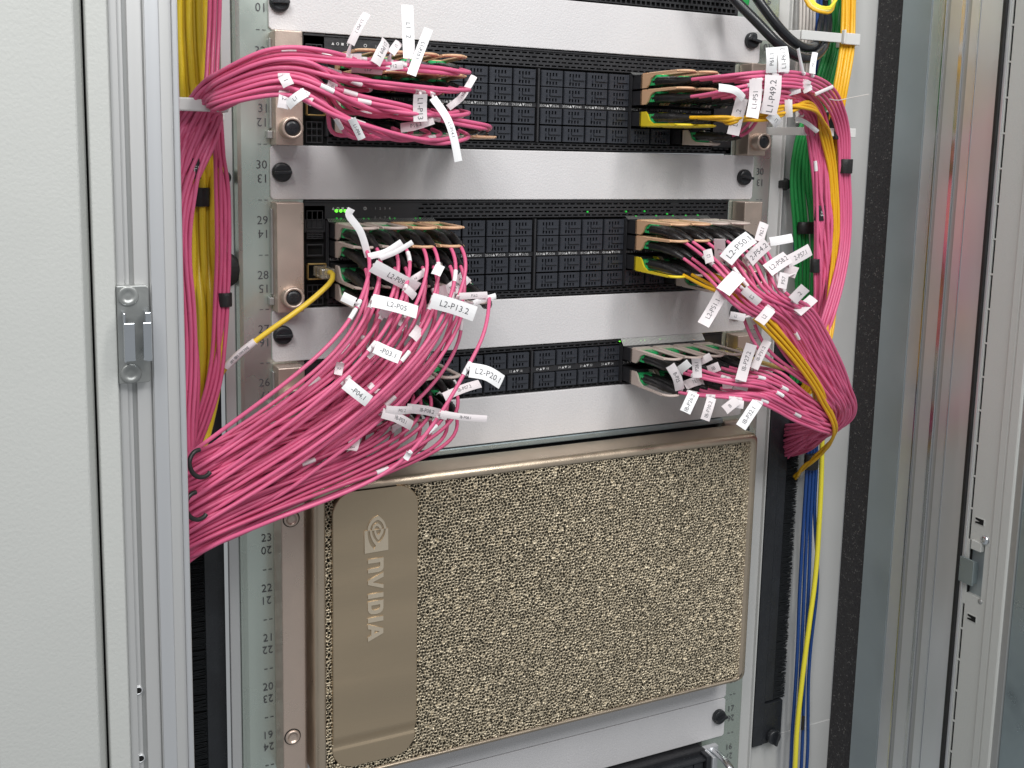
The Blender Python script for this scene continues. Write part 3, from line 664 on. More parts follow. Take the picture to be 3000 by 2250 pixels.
# ------------------------------------------------------------------ cable brackets
def bracket(P0, P1, ze, label, Y0, Y1):
    pass
def brk(px0, px1, py0, py1, Yf, label, hook=None):
    a, b = at(px0, (py0+py1)/2, Yf), at(px1, (py0+py1)/2, Yf); zt, zb = at((px0+px1)/2, py0, Yf)[2], at((px0+px1)/2, py1, Yf)[2]
    t = tag(link('cable_bracket', None, None, (float(a[0]), Yf, float(zb))), label, 'bracket', 'light grey cable management brackets beside the rails')
    return t, a[0], b[0], zt, zb
t, xa, xb, zt, zb = brk(510, 668, 287, 327, -.075, 'light grey plastic cable bracket at the left with pink cables passing behind it')
bo = lambda nm, mb, bev=.0012: child_at(obj(nm, mb, M['bracket'], t, bev), t)
bo('front_bar', MB().box(xa, xb, -.0780, -.0755, zb, zt)); bo('side_arm', MB().box(xb-.0025, xb, -.0752, .005, zb, zt)); 
bo('mounting_foot', MB().box(xb-.002, xb+.010, -.004, .008, zb-.004, zt-.004))
t, xa, xb, zt, zb = brk(2325, 2462, 92, 120, -.040, 'upper light grey cable bracket at the right with yellow and green cables behind it')
bo('front_bar', MB().box(xa+.008, xb, -.0422, -.040, zb, zt).box(xb+.0015, xb+.024, -.0422, -.040, zb-.001, zt+.001).box(xb+.0012, xb+.0035, -.0445, -.040, zb-.001, zt+.0035), .0006); bo('side_arm', MB().box(xa+.008, xa+.010, -.0398, .013, zb, zt)); bo('side_arm', MB().box(xb+.022, xb+.024, -.0398, .012, zb-.001, zt+.001))
bo('back_bar', MB().prism([(xa-.030,.0105),(xa-.030,.0125),(xa+.0078,-.0385),(xa+.0078,-.0405)], zb, zt), .0005)
t, xa, xb, zt, zb = brk(2345, 2440, 374, 398, -.045, 'lower light grey cable bracket at the right with pink cables behind it')
bo('front_bar', MB().box(xa, xb, -.0472, -.045, zb, zt).box(xb+.0048, xb+.028, -.0472, -.045, zb-.0005, zt+.0005), .0006); bo('side_arm', MB().box(xb+.026, xb+.028, -.0448, .012, zb, zt))
bo('back_bar', MB().prism([(xa-.020,.0110),(xa-.020,.0130),(xa-.0002,-.0450),(xa-.0002,-.0470)], zb, zt), .0005)
child_at(obj('hook_strap', MB().box(xb+.0004, xb+.0044, -.0490, -.0300, zb-.003, zt+.016), M['rubber'], t, .0008), t)

# ------------------------------------------------------------------ cables
OL = ['first','second','third','fourth','fifth','sixth','seventh','eighth','ninth']
CABLES = []   # dict(obj, path, label base)
def resample(P, step=.005):
    d = np.r_[0, np.cumsum(np.linalg.norm(np.diff(P, axis=0), axis=1))]; n = max(6, int(d[-1]/step)); s_ = np.linspace(0, d[-1], n)
    return np.stack([np.interp(s_, d, P[:,k]) for k in range(3)], 1)
def lab(o, base, cat, group): tag(o, base, cat, group)
def cable(ctrl, rad, m, label, group, name='fibre_cable', cat='cable', boot=None, n=9, step=.005, dense=14, key=None):
    P = resample(spline(ctrl, dense), step)
    root = tag(link(name, None, None, tuple(P[0])), label, cat, group)
    c = dict(o=root, P=P, key=key, label=label, r=rad, m=m, boot=boot, n=n); CABLES.append(c)
    if key is None: skin(c)
    return root
def skin(c):
    P, off, boot = c['P'], -Vector(tuple(c['P'][0])), c['boot']
    c['o'].location = tuple(P[0])
    if boot:
        B = resample(P, .0025); d = np.r_[0, np.cumsum(np.linalg.norm(np.diff(B, axis=0), axis=1))]; k = int(np.searchsorted(d, boot)); B0 = B[:k+1]; u_ = d[:k+1]/boot
        rb = np.where(u_ < .62, .0043-.0004*u_, .0043-.0004*u_-(u_-.62)*.0040); rb = rb+np.where((u_ > .5) & (np.arange(k+1) % 2 == 0), .00035, 0)
        o = obj('boot', MB().tube(B0, rb, 10), M['bootm'], c['o']); o.location = off
        P = resample(B[max(0, k-1):], .005)
    o = obj('jacket', MB().tube(P, c['r'], c['n']), M[c['m']], c['o']); o.location = off
def relax(keys, iters=16, gapf=1.04):
    cs = [c for c in CABLES if c['key'] in keys]
    if not cs: return
    P = np.concatenate([c['P'] for c in cs]).astype(np.float32); idn = np.concatenate([np.full(len(c['P']), i) for i, c in enumerate(cs)]); rad = np.concatenate([np.full(len(c['P']), c['r']) for c in cs]).astype(np.float32)
    loc_ = np.concatenate([np.minimum(np.arange(len(c['P'])), 30) for c in cs]); endi = np.concatenate([np.minimum(np.arange(len(c['P']))[::-1], 30) for c in cs])
    wgt = np.where(loc_ < 10, loc_/10.*.0 if False else np.clip((loc_-6)/6., 0, 1), 1.).astype(np.float32)
    rg = np.random.default_rng(1); P += rg.normal(0, .0002, P.shape).astype(np.float32)*wgt[:,None]
    starts = np.flatnonzero(np.r_[True, idn[1:] != idn[:-1]]); N = len(P)
    for it in range(iters):
        T = np.zeros_like(P); T[1:-1] = P[2:]-P[:-2]; T[0] = P[1]-P[0]; T[-1] = P[-1]-P[-2]
        for q in starts: T[q] = P[min(q+1, N-1)]-P[q]; T[q-1] = P[q-1]-P[q-2]
        T /= np.linalg.norm(T, axis=1)[:,None]+1e-9
        order = np.argsort(P[:,0]); X = P[order,0]; mv = np.zeros_like(P)
        lo_ = np.searchsorted(X, X-.006); hi = np.searchsorted(X, X+.006)
        I = []; J = []
        # candidate pairs by sorted sweep, in blocks
        B_ = 400
        for s0 in range(0, N, B_):
            s1 = min(N, s0+B_); a0, a1 = lo_[s0], hi[s1-1]; A = order[s0:s1]; C = order[a0:a1]
            D = np.abs(P[A][:,None,1:]-P[C][None,:,1:]).max(2); ok = (D < .006) & (np.abs(P[A][:,None,0]-P[C][None,:,0]) < .006) & (idn[A][:,None] != idn[C][None,:])
            i, j = np.nonzero(ok); I.append(A[i]); J.append(C[j])
        I = np.concatenate(I); J = np.concatenate(J)
        d = P[I]-P[J]; al = (d*T[J]).sum(1); dp = d-al[:,None]*T[J]; L_ = np.linalg.norm(dp, axis=1); need = (rad[I]+rad[J])*gapf
        hit = (np.abs(al) < .0032) & (L_ < need); I, J, dp, L_, need = I[hit], J[hit], dp[hit], L_[hit], need[hit]
        push = dp/(L_[:,None]+1e-6)*((need-L_)*.42)[:,None]
        np.add.at(mv, I, push); cnt = np.bincount(I, minlength=N)
        mv = mv/np.maximum(1, cnt/2.)[:,None]
        # smooth the moves along each cable
        sm_ = mv.copy(); sm_[1:-1] = (mv[:-2]+2*mv[1:-1]+mv[2:])/4; sm_[starts] = mv[starts]
        P += sm_*wgt[:,None]
        Q = P.copy(); Q[1:-1] = .25*P[:-2]+.5*P[1:-1]+.25*P[2:]; bad = np.zeros(N, bool); bad[starts] = True; bad[np.r_[starts[1:]-1, N-1]] = True
        f_ = (.5*wgt)[:,None]; f_[bad] = 0; P = P*(1-f_)+Q*f_
    for it in range(5):
        Q = P.copy(); Q[1:-1] = .25*P[:-2]+.5*P[1:-1]+.25*P[2:]; f_ = (1.*wgt)[:,None]; f_[bad] = 0; P = P*(1-f_)+Q*f_
    k = 0
    for c in cs: n_ = len(c['P']); c['P'] = P[k:k+n_].astype(float); k += n_
def bez(p0, p1, p2, p3, n=9):
    p0, p1, p2, p3 = map(np.array, (p0, p1, p2, p3)); t_ = np.linspace(0, 1, n)[:,None]
    return (1-t_)**3*p0+3*t_*(1-t_)**2*p1+3*t_*t_*(1-t_)*p2+t_**3*p3
def pxpath(pts): # (x, y, Y)
    return np.array([at(x, y, Y) for x, y, Y in pts])

# transceivers ------------------------------------------------------
def tab_profile(up, L_):
    s_ = 1 if up else -1   # outline (y, z) with z measured from the module centre
    return [(-.018, -s_*.0062), (-.018, s_*.0064), (-.026, s_*.0066), (-L_, s_*.0072), (-L_-.002, s_*.0060), (-L_, s_*.0052), (-.040, s_*.0046), (-.034, s_*.0020), (-.030, -s_*.0040), (-.027, -s_*.0062)]
TR = {}
def tr_mesh(colr, up, L_):
    k = (colr, up, L_)
    if k in TR: return TR[k]
    s_ = 1 if up else -1; W_ = .0205
    body = MB().box(0, W_, -.0205, 0, -.0064, .0064); body.box(.002, .0085, -.0225, -.0200, -.005, .005); body.box(.012, .0185, -.0225, -.0200, -.005, .005)
    tab = MB()
    pf = tab_profile(up, L_)
    tab.side(pf, .0000, .0016); tab.side(pf, W_-.0016, W_)
    # loop plate on top (or underneath): rails plus rounded end
    def plate(y0, y1, x0, x1, z0, z1): tab.box(x0, x1, y0, y1, min(z0,z1), max(z0,z1))
    z0, z1 = s_*.0054, s_*.0074
    pts = [];
    zc = s_*.0064
    for q in range(9):
        a = R(180*q/8); pts.append((W_/2+(W_/2-.0018)*math.cos(a), -L_+.004-.0100*math.sin(a), zc))
    path = [(W_-.0018, -.030, zc), (W_-.0018, -L_+.004, zc)]+pts[1:-1]+[(.0018, -L_+.004, zc), (.0018, -.030, zc)]
    tab.tube(resample(np.array(path), .003), .0021, 8, True, .6)
    tab.box(.0010, W_-.0010, -.0260, -.0190, min(z0, z1), max(z0, z1))
    cn = MB().box(.0022, .0098, -.0370, -.0215, -.0040, .0040).box(.0112, .0188, -.0370, -.0215, -.0040, .0040)
    for c_ in (.006, .015): cn.slab([(c_-.0046,-s_*.0),(c_+.0046,0),(c_+.0040,s_*.0056),(c_-.0040,s_*.0056)], -.036, -.026)
    mm = {'tan': 'tan', 'beige': 'beige', 'yellow': 'yel_tab'}[colr]
    a, b, c = body.mesh('body', M['black']), tab.mesh('pull_tab', M[mm]), cn.mesh('green_connector', M['mpo'])
    for x in (a, b, c): fixn(x)
    TR[k] = (a, b, c); return TR[k]
ORD = ['first', 'second', 'third', 'fourth', 'fifth']
SWN = {'L1': 'upper', 'L2': 'middle', 'IB': 'thin lower'}
def module(sw, rows, ri, c, colr, L_=.074):
    up = ri < len(rows)/2; X = COLX[c]+.0012; zc = zu(rows[ri])-CH/2+.0003
    bank = 'left' if c < 4 else ('centre' if c < 12 else 'right')
    colw = {'tan': 'tan', 'beige': 'beige grey', 'yellow': 'yellow'}[colr]
    rw = (['top','second','third','bottom'] if len(rows) == 4 else ['upper','lower'])[ri]
    pos = 'alone in centre bank' if bank == 'centre' else bank+' bank, '+ORD[c % 4]+' from left'
    t = thing('transceiver', (X, 0, zc), '%s tabbed transceiver in the %s switch, %s row, %s' % (colw, SWN[sw].replace('thin lower', 'thin'), rw, pos), 'transceiver', 'transceivers plugged into the %s switch' % SWN[sw])
    a, b, d = tr_mesh(colr, up, L_); link('body', a, t); link('pull_tab', b, t); link('green_connector', d, t)
    return X, zc, up
PORTS = []   # (switch, row, col, k, start point)
def bankfill(sw, rows, occ, colour):
    for (ri, c) in sorted(occ):
        cl, L_ = colour(ri, c); X, zc, up = module(sw, rows, ri, c, cl, L_)
        for k, dx in enumerate((.006, .015)): PORTS.append(dict(sw=sw, r=ri, c=c, k=k, n=len(rows), P=np.array([X+dx, -.034, zc-(.0008 if up else -.0008)])))
bankfill('L1', ROW2_1, occ1, lambda r_, c: ('yellow', .074) if r_ == 2 and c > 11 else (('beige', .05) if c > 13 else (('beige', .070) if (r_ > 1 and c < 4) or r_ == 3 and c > 11 else ('tan', .074))))
bankfill('L2', ROW2, occ2, lambda r_, c: ('yellow', .074) if r_ == 2 and c in (12,) else (('beige', .07) if (c in (0,1,14,15)) or r_ > 1 else ('tan', .074)))
bankfill('IB', ROW1, occ3, lambda r_, c: ('beige', .072))
def plabel(p, colr='pink'):
    rw = (['top','second','third','bottom'] if p['n'] == 4 else ['upper','lower'])[p['r']]; c = p['c']
    bank = 'left' if c < 4 else ('centre' if c < 12 else 'right'); so = 'only' if bank == 'centre' else ORD[c % 4]
    return '%s cable, %s switch, %s bank, %s row, %s transceiver, %s half' % (colr, SWN[p['sw']].replace('thin lower', 'thin'), bank, rw, so, 'left' if p['k'] == 0 else 'right')
def fromport(p, pts3, rad, m, label, group, droop=.0, side=0., L_=.046, out=.040, key=None):
    P0 = p['P']; a = [P0, P0+np.array([side*.15, -out*.5, -droop*.2]), P0+np.array([side*.5, -out, -droop])]
    ctrl = np.vstack([a, pts3]); return cable(ctrl, rad, m, label, group, boot=L_, key=key)

U_ = random.uniform
# --- B: left bank of the middle switch falls away to lower left
b = sorted([p for p in PORTS if p['sw'] == 'L2' and p['c'] < 4], key=lambda p: (p['c'], p['k'], p['r']))
nB = len(b)
for i, p in enumerate(b):
    f = i/(nB-1); e = p['P']+np.array([.003, -.048-.006*(3-p['r'])/3, -.014]); ex, ey = px(e)
    yE = 1345+f*235+U_(-22, 22); Ye = -.110-U_(0,.008)+.02*(p['r']/3)
    top = p['r']/3
    c1 = (ex+2-50*(1-f)*.6+U_(-10,10)+25*f, ey+230-50*top+U_(-20,40)); L2_ = 470+U_(-50,50)+60*f; ang = R(37-11*f+U_(-2,2))
    c2 = (548+L2_*math.cos(ang), yE-L2_*math.sin(ang))
    B = bez((ex,ey), c1, c2, (548,yE), 9); pts = []
    for j, (x, y) in enumerate(B[1:]):
        t_ = (j+1)/8; Y = e[1]*(1-t_)+Ye*t_-.022*math.sin(math.pi*t_)*(1-.6*top)+.010*(i % 3-1)*math.sin(math.pi*t_); pts.append(at(x, y, Y))
    pts += [at(500, yE+42, -.104), at(430, yE+84, -.090)]
    fromport(p, np.vstack([[e], pts]), .00150, 'pink', plabel(p), 'pink cables hanging from the left bank of the middle switch', .004, .001, .044, .036, key='B')
# loose loop cables from the single transceiver
for p in [p for p in PORTS if p['sw'] == 'L2' and p['c'] == 4 and p['k'] == 1]:
    k = p['k']; Q = pxpath([(1418+16*k,862,-.095),(1440-8*k,900+8*k,-.115),(1428-10*k,985,-.13),(1385-12*k,1070,-.14),(1330-10*k,1165,-.145),(1262-10*k,1270,-.145),(1150,1375,-.145),(1000,1440+8*k,-.14),(800,1515+8*k,-.135),(548,1622+6*k,-.11),(500,1650,-.10),(430,1690,-.09)])
    fromport(p, Q, .00150, 'pink', plabel(p), 'pink cables hanging from the left bank of the middle switch', .012, .012, .044, .03, key='B')
# --- C: left bank of the thin switch joins the fan
b = sorted([p for p in PORTS if p['sw'] == 'IB' and p['c'] < 4], key=lambda p: (p['c'], p['k'], p['r']))
for i, p in enumerate(b):
    f = i/(len(b)-1); e = p['P']+np.array([.002, -.050, -.014]); ex, ey = px(e); yE = 1520+100*f+U_(-12,12); Ye = -.108-U_(0,.01)
    c1 = (ex-8, ey+90+U_(-10,25)); L2_ = 430+U_(-40,40)+60*f; ang = R(28-3*f); c2 = (548+L2_*math.cos(ang), yE-L2_*math.sin(ang)); B = bez((ex,ey), c1, c2, (548,yE), 8)
    pts = [at(x, y, e[1]*(1-(j+1)/7)+Ye*(j+1)/7-.006*math.sin(math.pi*(j+1)/7)) for j, (x, y) in enumerate(B[1:])]; pts += [at(500, yE+42, -.100), at(430, yE+80, -.088)]
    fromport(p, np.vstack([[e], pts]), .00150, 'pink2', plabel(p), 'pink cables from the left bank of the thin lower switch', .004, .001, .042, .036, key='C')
# filler strands deep in the fan, coming from behind
for i in range(40):
    f = i/39; yE = 1350+270*f; x0 = 1010+U_(0,190); y0 = 1080+U_(-70,120)+50*f
    Ye = -.095-U_(0,.008)
    B = bez((x0,y0), (x0-70,y0+90), (548+380,yE-380*math.sin(R(33-8*f))), (548,yE), 8); pts = [at(x, y, -.085-.028*(j/7)-(.015 if j > 2 else 0)*0) for j, (x, y) in enumerate(B)]
    pts = [at(x0+20, y0-60, -.07)]+pts+[at(505, yE+40, Ye), at(430, yE+80, -.082)]
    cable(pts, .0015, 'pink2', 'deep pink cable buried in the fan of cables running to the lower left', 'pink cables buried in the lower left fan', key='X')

# --- A: left bank of the upper switch arches over the left ear
b = sorted([p for p in PORTS if p['sw'] == 'L1' and p['c'] < 4], key=lambda p: (p['r'], p['c'], p['k']))
nA = len(b)
for i, p in enumerate(b):
    f = i/(nA-1); r_ = p['r']; e0 = p['P']+np.array([.004, -.060, -.004-.004*U_(0,1)]); e1 = e0+np.array([-.010, -.010, -.001]); e2 = e0+np.array([-.040, -.012-.02*U_(0,1), -.002+.002*(1-r_)])
    x2, y2 = px(e2)
    lane = f+U_(-.06,.06)
    # guide: position over the ear, shoulder, bracket
    y_ear = 132+lane*135; Yc = -.105-.03*U_(0,1)
    A_ = [(965, (y2*.35+ (130+lane*160)*.65), Yc-.01), (870, y_ear+2, Yc-.008), (775, 140+lane*140, Yc), (690, 188+lane*108, Yc+.010), (615, 245+lane*72, -.088), (560+lane*85, 300+lane*8, -.066+U_(-.004,.006))]
    xb_ = 560+lane*85
    if f < .90: tail = [(xb_-32, 345+30*(f), -.06), (xb_-70-U_(0,20), 430+60*f, -.06), (500, 540+150*f, -.06)]
    else:
        g_ = (f-.90)/.10; xx = 530+14*g_; tail = [(xb_-10, 380, -.06), (xb_-55, 470, -.063), (xx+8, 600, -.066), (xx, 760, -.068), (xx+14, 900, -.07), (xx+12+8*g_, 1100, -.07), (xx+8-4*g_, 1250, -.075), (552, 1400, -.08)]
    if px(e0)[0] < 1000: A_ = A_[1:]
    pts = np.vstack([[e0, e1, e2], pxpath(A_), pxpath(tail)])
    fromport(p, pts, .00155, 'pink', plabel(p), 'pink cables arching from the left bank of the upper switch', .002, .002, .036, .036, key='A')
for p in [p for p in PORTS if p['sw'] == 'L1' and p['c'] == 4]:
    k = p['k']; Q = pxpath([(1432+8*k,368+6*k,-.085),(1441,380-4*k,-.094),(1425,374-6*k,-.100),(1330,358-6*k,-.11),(1180,322-10*k,-.125),(1040,292-14*k,-.13),(900,262-14*k,-.13),(790,242-12*k,-.12),(700,262-10*k,-.10),(640,305,-.075),(600,350,-.06),(560,440,-.06),(500,560,-.06)])
    fromport(p, Q, .00155, 'pink', plabel(p), 'pink cables arching from the left bank of the upper switch', .002, .004, .034, .026, key='A')
# strands down the left side
for i, (xt, xm, xe) in enumerate(((628,641,612),(640,650,622),(652,660,630),(634,655,618))):
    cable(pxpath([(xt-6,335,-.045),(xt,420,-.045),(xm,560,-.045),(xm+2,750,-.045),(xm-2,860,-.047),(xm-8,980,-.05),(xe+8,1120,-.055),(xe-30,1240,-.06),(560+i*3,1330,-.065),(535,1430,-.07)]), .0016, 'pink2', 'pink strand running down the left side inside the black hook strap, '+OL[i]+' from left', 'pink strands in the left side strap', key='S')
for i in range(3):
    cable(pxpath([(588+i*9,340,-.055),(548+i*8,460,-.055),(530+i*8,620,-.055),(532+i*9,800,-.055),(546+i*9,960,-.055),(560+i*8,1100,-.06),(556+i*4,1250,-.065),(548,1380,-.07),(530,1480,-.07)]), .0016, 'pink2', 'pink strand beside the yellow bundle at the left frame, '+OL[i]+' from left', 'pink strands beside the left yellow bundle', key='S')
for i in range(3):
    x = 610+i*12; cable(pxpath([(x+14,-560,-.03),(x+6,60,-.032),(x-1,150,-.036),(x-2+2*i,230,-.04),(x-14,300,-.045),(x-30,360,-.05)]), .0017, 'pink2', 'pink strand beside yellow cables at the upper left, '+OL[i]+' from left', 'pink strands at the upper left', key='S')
# yellow twisted cables at the left
for i in range(6):
    x = 524+i*15; yo = .005*(i % 2); cable(pxpath([(x-4,-560,-.012+yo),(x,60,-.012+yo),(x+6,180,-.014+yo),(x+16,300,-.012+yo),(568+i*13,430,-.018-yo),(562+i*15,560,-.022+yo),(568+i*14,750,-.026+yo),(583+i*11,900,-.028-yo),(592+i*9,1020,-.03-yo),(590+i*7,1130,-.034-yo),(572+i*5,1250,-.03-yo),(556,1360,-.04-yo)]), .0027+.0004*(i % 2), 'yellow', 'thick yellow network cable in the bundle behind the left frame, '+OL[i]+' from left', 'thick yellow cables behind the left frame', 'network_cable', key='Y')
# --- D: right bank of the upper switch
def arcR(y0, x1, yt, xr, lane):  # path over to the right and down
    return [(x1, y0, -.105)]
b = sorted([p for p in PORTS if p['sw'] == 'L1' and p['c'] >= 12 and p['r'] != 2], key=lambda p: (p['r'], p['c'], p['k']))
for i, p in enumerate(b):
    f = i/(len(b)-1); e = p['P']+np.array([.012, -.050, .001]); ex, ey = px(e)
    outer_ = i < 5
    if outer_:
        k = i; Q = [(2140+10*k,222+5*k,-.112),(2250,213+9*k,-.115),(2340,214+10*k,-.105),(2420-6*k,238+10*k,-.085),(2462-8*k,290+8*k,-.065),(2486-9*k,370,-.05),(2487-6*k,430,-.045),(2482-5*k,490,-.042),(2490-6*k,600,-.04),(2486-6*k,720,-.042),(2462-6*k,850,-.05),(2420-5*k,980,-.055),(2390,1100,-.05)]
    else:
        g_ = (i-5)/max(1, len(b)-6); Q = [(2150,ey+(240-ey)*.35+10*g_+U_(-8,8),-.115),(2250,235+60*g_+U_(-6,6),-.112),(2330-10*g_,250+52*g_,-.095),(2390-30*g_,300+30*g_,-.07),(2418-46*g_,370,-.05),(2424-44*g_,450,-.04),(2436-46*g_+U_(-6,6),600,-.035-U_(0,.008)),(2440-50*g_+U_(-6,6),760,-.035-U_(0,.008)),(2426-40*g_+U_(-8,8),900,-.035),(2400-30*g_,1050,-.03)]
    Q = [q_ for q_ in Q if q_[0] > ex+35 or q_[1] > 300 and q_[0] > 2300 or q_[1] > 345 and q_[0] > 2300]
    fromport(p, np.vstack([[e], pxpath(Q)]), .00155, 'pink', plabel(p), 'pink cables from the right bank of the upper switch', .001, .006, .044, .036, key='D')
b = [p for p in PORTS if p['sw'] == 'L1' and p['r'] == 2 and p['c'] >= 12]
for i, p in enumerate(b):
    e = p['P']+np.array([.010, -.048, .000])
    Q = [(2120,354+2*i,-.105),(2230,346-4*i,-.11),(2310,318-2*i if i > 1 else 330,-.105),(2362+8*i,296+8*i,-.09),(2398+4*i,330+8*i,-.07),(2412+3*i,390,-.052),(2424+6*i,470,-.042),(2438+4*i,600,-.04),(2436+7*i,760,-.042),(2424+8*i,900,-.05),(2412+2*i,1040,-.06),(2380-10*i,1120,-.05)]
    fromport(p, np.vstack([[e], pxpath(Q)]), .00155, 'orange', plabel(p, 'orange yellow'), 'orange yellow cables from the upper switch', .001, .006, .044, .036, key='DO')
# --- E: right bank of the middle switch
b = sorted([p for p in PORTS if p['sw'] == 'L2' and p['c'] >= 12 and not (p['r'] == 2)], key=lambda p: (p['r'], -p['c'], -p['k']))
for i, p in enumerate(b):
    f = i/(len(b)-1); e = p['P']+np.array([.014, -.050, -.014]); ex, ey = px(e)
    low_ = p['r'] == 3
    xr = 2502-72*f; 
    m1 = (ex+(2350-110*f-ex)*.5, ey+(150-45*f)); m2 = (2368-120*f, 900+72*f); m3 = (2446-122*f, 1035+58*f); m4 = (xr-12, 1150+45*f)
    Q = [(ex+(m1[0]-ex)*.5, ey+(m1[1]-ey)*.42, -.115), (*m1, -.128), (*m2, -.125+.012*f), (*m3, -.112+.012*f), (*m4, -.095), (xr+2, 1195+15*f, -.080), (xr-10, 1238+12*f, -.068), (xr-70, 1268+14*f+U_(-6,6), -.050), (2378-14*f, 1300+U_(-12,10), -.030), (2318+U_(-10,10), 1335-40*f+U_(-14,10), .002), (2296, 1345-44*f, .014)]
    if low_: Q = [(ex+24, ey+40, -.108), (ex+75, 955+4*i, -.112), (2385, 1050+4*i, -.10), (2428, 1140, -.085), (2440, 1200, -.07), (2420, 1245, -.055), (2375, 1280, -.035), (2320, 1310, .002), (2300, 1318, .014)]
    fromport(p, np.vstack([[e], pxpath(Q)]), .00150, 'pink', plabel(p), 'pink cables sweeping down from the right bank of the middle switch', .004, .008, .044, .036, key='E')
b = [p for p in PORTS if p['sw'] == 'L2' and p['r'] == 2 and p['c'] >= 12]
for i, p in enumerate(b):
    e = p['P']+np.array([.012, -.048, -.008]); ex, ey = px(e)
    Q = [(ex+60,ey+36,-.112),(2150+18*i,866+2*i,-.12),(2240+13*i,960-4*i,-.122),(2330+9*i,1060-6*i,-.115),(2400+5*i,1160-8*i,-.10),(2440+2*i,1225-5*i,-.09),(2447,1262,-.082),(2425,1310,-.06),(2385,1345,-.04),(2345,1380,-.012),(2332,1398,.003),(2322,1412,.015)]
    if i >= 3: Q = [(ex+60,ey+40,-.112),(2180+10*i,890,-.12),(2260+6*i,985,-.118),(2330+6*i,1080,-.105),(2370+6*i,1140,-.085),(2390,1200,-.06),(2370,1240,-.03)]
    fromport(p, np.vstack([[e], pxpath(Q)]), .00160, 'orange', plabel(p, 'orange yellow'), 'orange yellow cables from the middle switch', .003, .008, .044, .036, key='EO')
# --- F: right bank of the thin switch
b = sorted([p for p in PORTS if p['sw'] == 'IB' and p['c'] >= 12], key=lambda p: (p['r'], -p['c'], -p['k']))
for i, p in enumerate(b):
    f = i/(len(b)-1); e = p['P']+np.array([.014, -.052, -.006]); ex, ey = px(e); x_ = 2440-70*U_(0,1)*(1-f)
    Q = [(ex+max(25,(2240-ex)*.5), ey+(1128-ey)*.35+14, -.112), (max(2230,ex+60), 1085+88*f+U_(-6,6), -.112), (2340, 1145+85*f, -.102), (2400+22*f, 1196+62*f, -.088), (2428+10*f+U_(-14,6), 1232+32*f, -.072), (2398, 1250+24*f, -.052), (2355, 1252+36*f, -.030), (2325, 1255+58*f+U_(-8,8), -.014), (2300, 1250+78*f, .004), (2286, 1252+82*f, .015)]
    if ex > 2110: Q = Q[1:]
    fromport(p, np.vstack([[e], pxpath(Q)]), .00155, 'pink', plabel(p), 'pink cables from the right bank of the thin lower switch', .003, .008, .044, .036, key='F')
# short return strands under the right bundle
for i in range(4):
    cable(pxpath([(2432-i*7,1180+i*6,-.07),(2440-5*i,1225+8*i,-.062),(2400-3*i,1255+9*i,-.045),(2350-2*i,1272+12*i,-.025),(2310-i*1,1285+12*i,-.002),(2292,1292+12*i,.014)]), .0016, 'pink2', 'pink strand folding back into the black brush at the right, '+OL[i]+' from the top', 'pink strands folding back at the right', key='S')
# --- orange bundle coming from above on the right
for i in range(5):
    cable(pxpath([(2478+i*7,-560,-.02),(2474+i*6,60,-.03),(2466+i*6,160,-.038),(2452+i*6,250,-.042),(2440+i*5,330,-.04),(2438+i*4,400,-.035),(2436+i*5,520,-.030),(2440+i*5,700,-.028),(2424+i*6,860,-.030),(2405+i*6,980,-.025),(2380+i*8,1080,-.02),(2345+i*6,1150,-.005)]), .0019, 'orange', 'orange yellow strand hanging inside the right brackets, '+OL[i]+' from left', 'orange yellow strands in the right side bundle', key='S')
for i in range(6):
    cable(pxpath([(2440+i*7,-560,-.006),(2436+i*6,70,-.008),(2412+i*8,180,-.012),(2372+i*11,300,-.010),(2338+i*8,400,-.008),(2316+i*11+U_(-5,5),520,-.008),(2326+i*12+U_(-5,5),640,-.008-U_(0,.006)),(2336+i*11+U_(-5,5),760,-.008),(2334+i*10,900,-.008),(2330+i*7,1040,-.009),(2320+i*6,1120,-.004)]), .0020, 'green', 'green network strand at the right behind the pink cables, '+OL[i]+' from left', 'green strands in the right side bundle', 'network_cable', key='S')
for i in range(5):
    cable(pxpath([(2352+i*11,-560,-.004),(2345+i*10,60,-.004),(2335+i*10,160,-.004),(2332+i*9,260,-.004),(2335+i*8,360,-.004)]), .0016, 'whitec', 'off-white strand behind the black power cables, '+OL[i]+' from left', 'off-white strands at the upper right', key='S')
for i in range(2):
    cable(pxpath([(2400+i*8,-560,-.004),(2394+i*8,60,-.004),(2380+i*8,200,-.004),(2352+i*8,400,-.004),(2338+i*4,560,-.004),(2330,800,-.002)]), .0020, 'blue', 'dark blue strand between white and green strands, upper right, '+OL[i]+' from left', 'dark blue strands at the upper right', 'network_cable', key='S')
for i in range(4):
    xs_ = [2362+i*9, 2356+i*10, 2350+i*13, 2338+i*12, 2328+i*15]
    cable(pxpath([(2372+i*5,1180,-.010),(xs_[0]+4,1340,-.010),(xs_[1],1500,-.010),(xs_[2]-(6 if i < 3 else -6),1700,-.010),(xs_[3]-4,1950,-.010),(2318+i*16,2200,-.010),(2314+i*14,2330,-.010)]), .0019, 'blue', 'dark blue strand at the lower right beside bright yellow one, '+OL[i]+' from left', 'dark blue strands at the lower right', 'network_cable', key='S')
cable(pxpath([(2408,1180,-.012),(2408,1330,-.014),(2402,1500,-.016),(2390,1680,-.016),(2368,1850,-.018),(2348,2010,-.018),(2334,2150,-.018),(2326,2330,-.018)]), .0027, 'yellow2', 'bright yellow cable running straight down the lower right beside dark blue strands', None, 'network_cable', key='S')
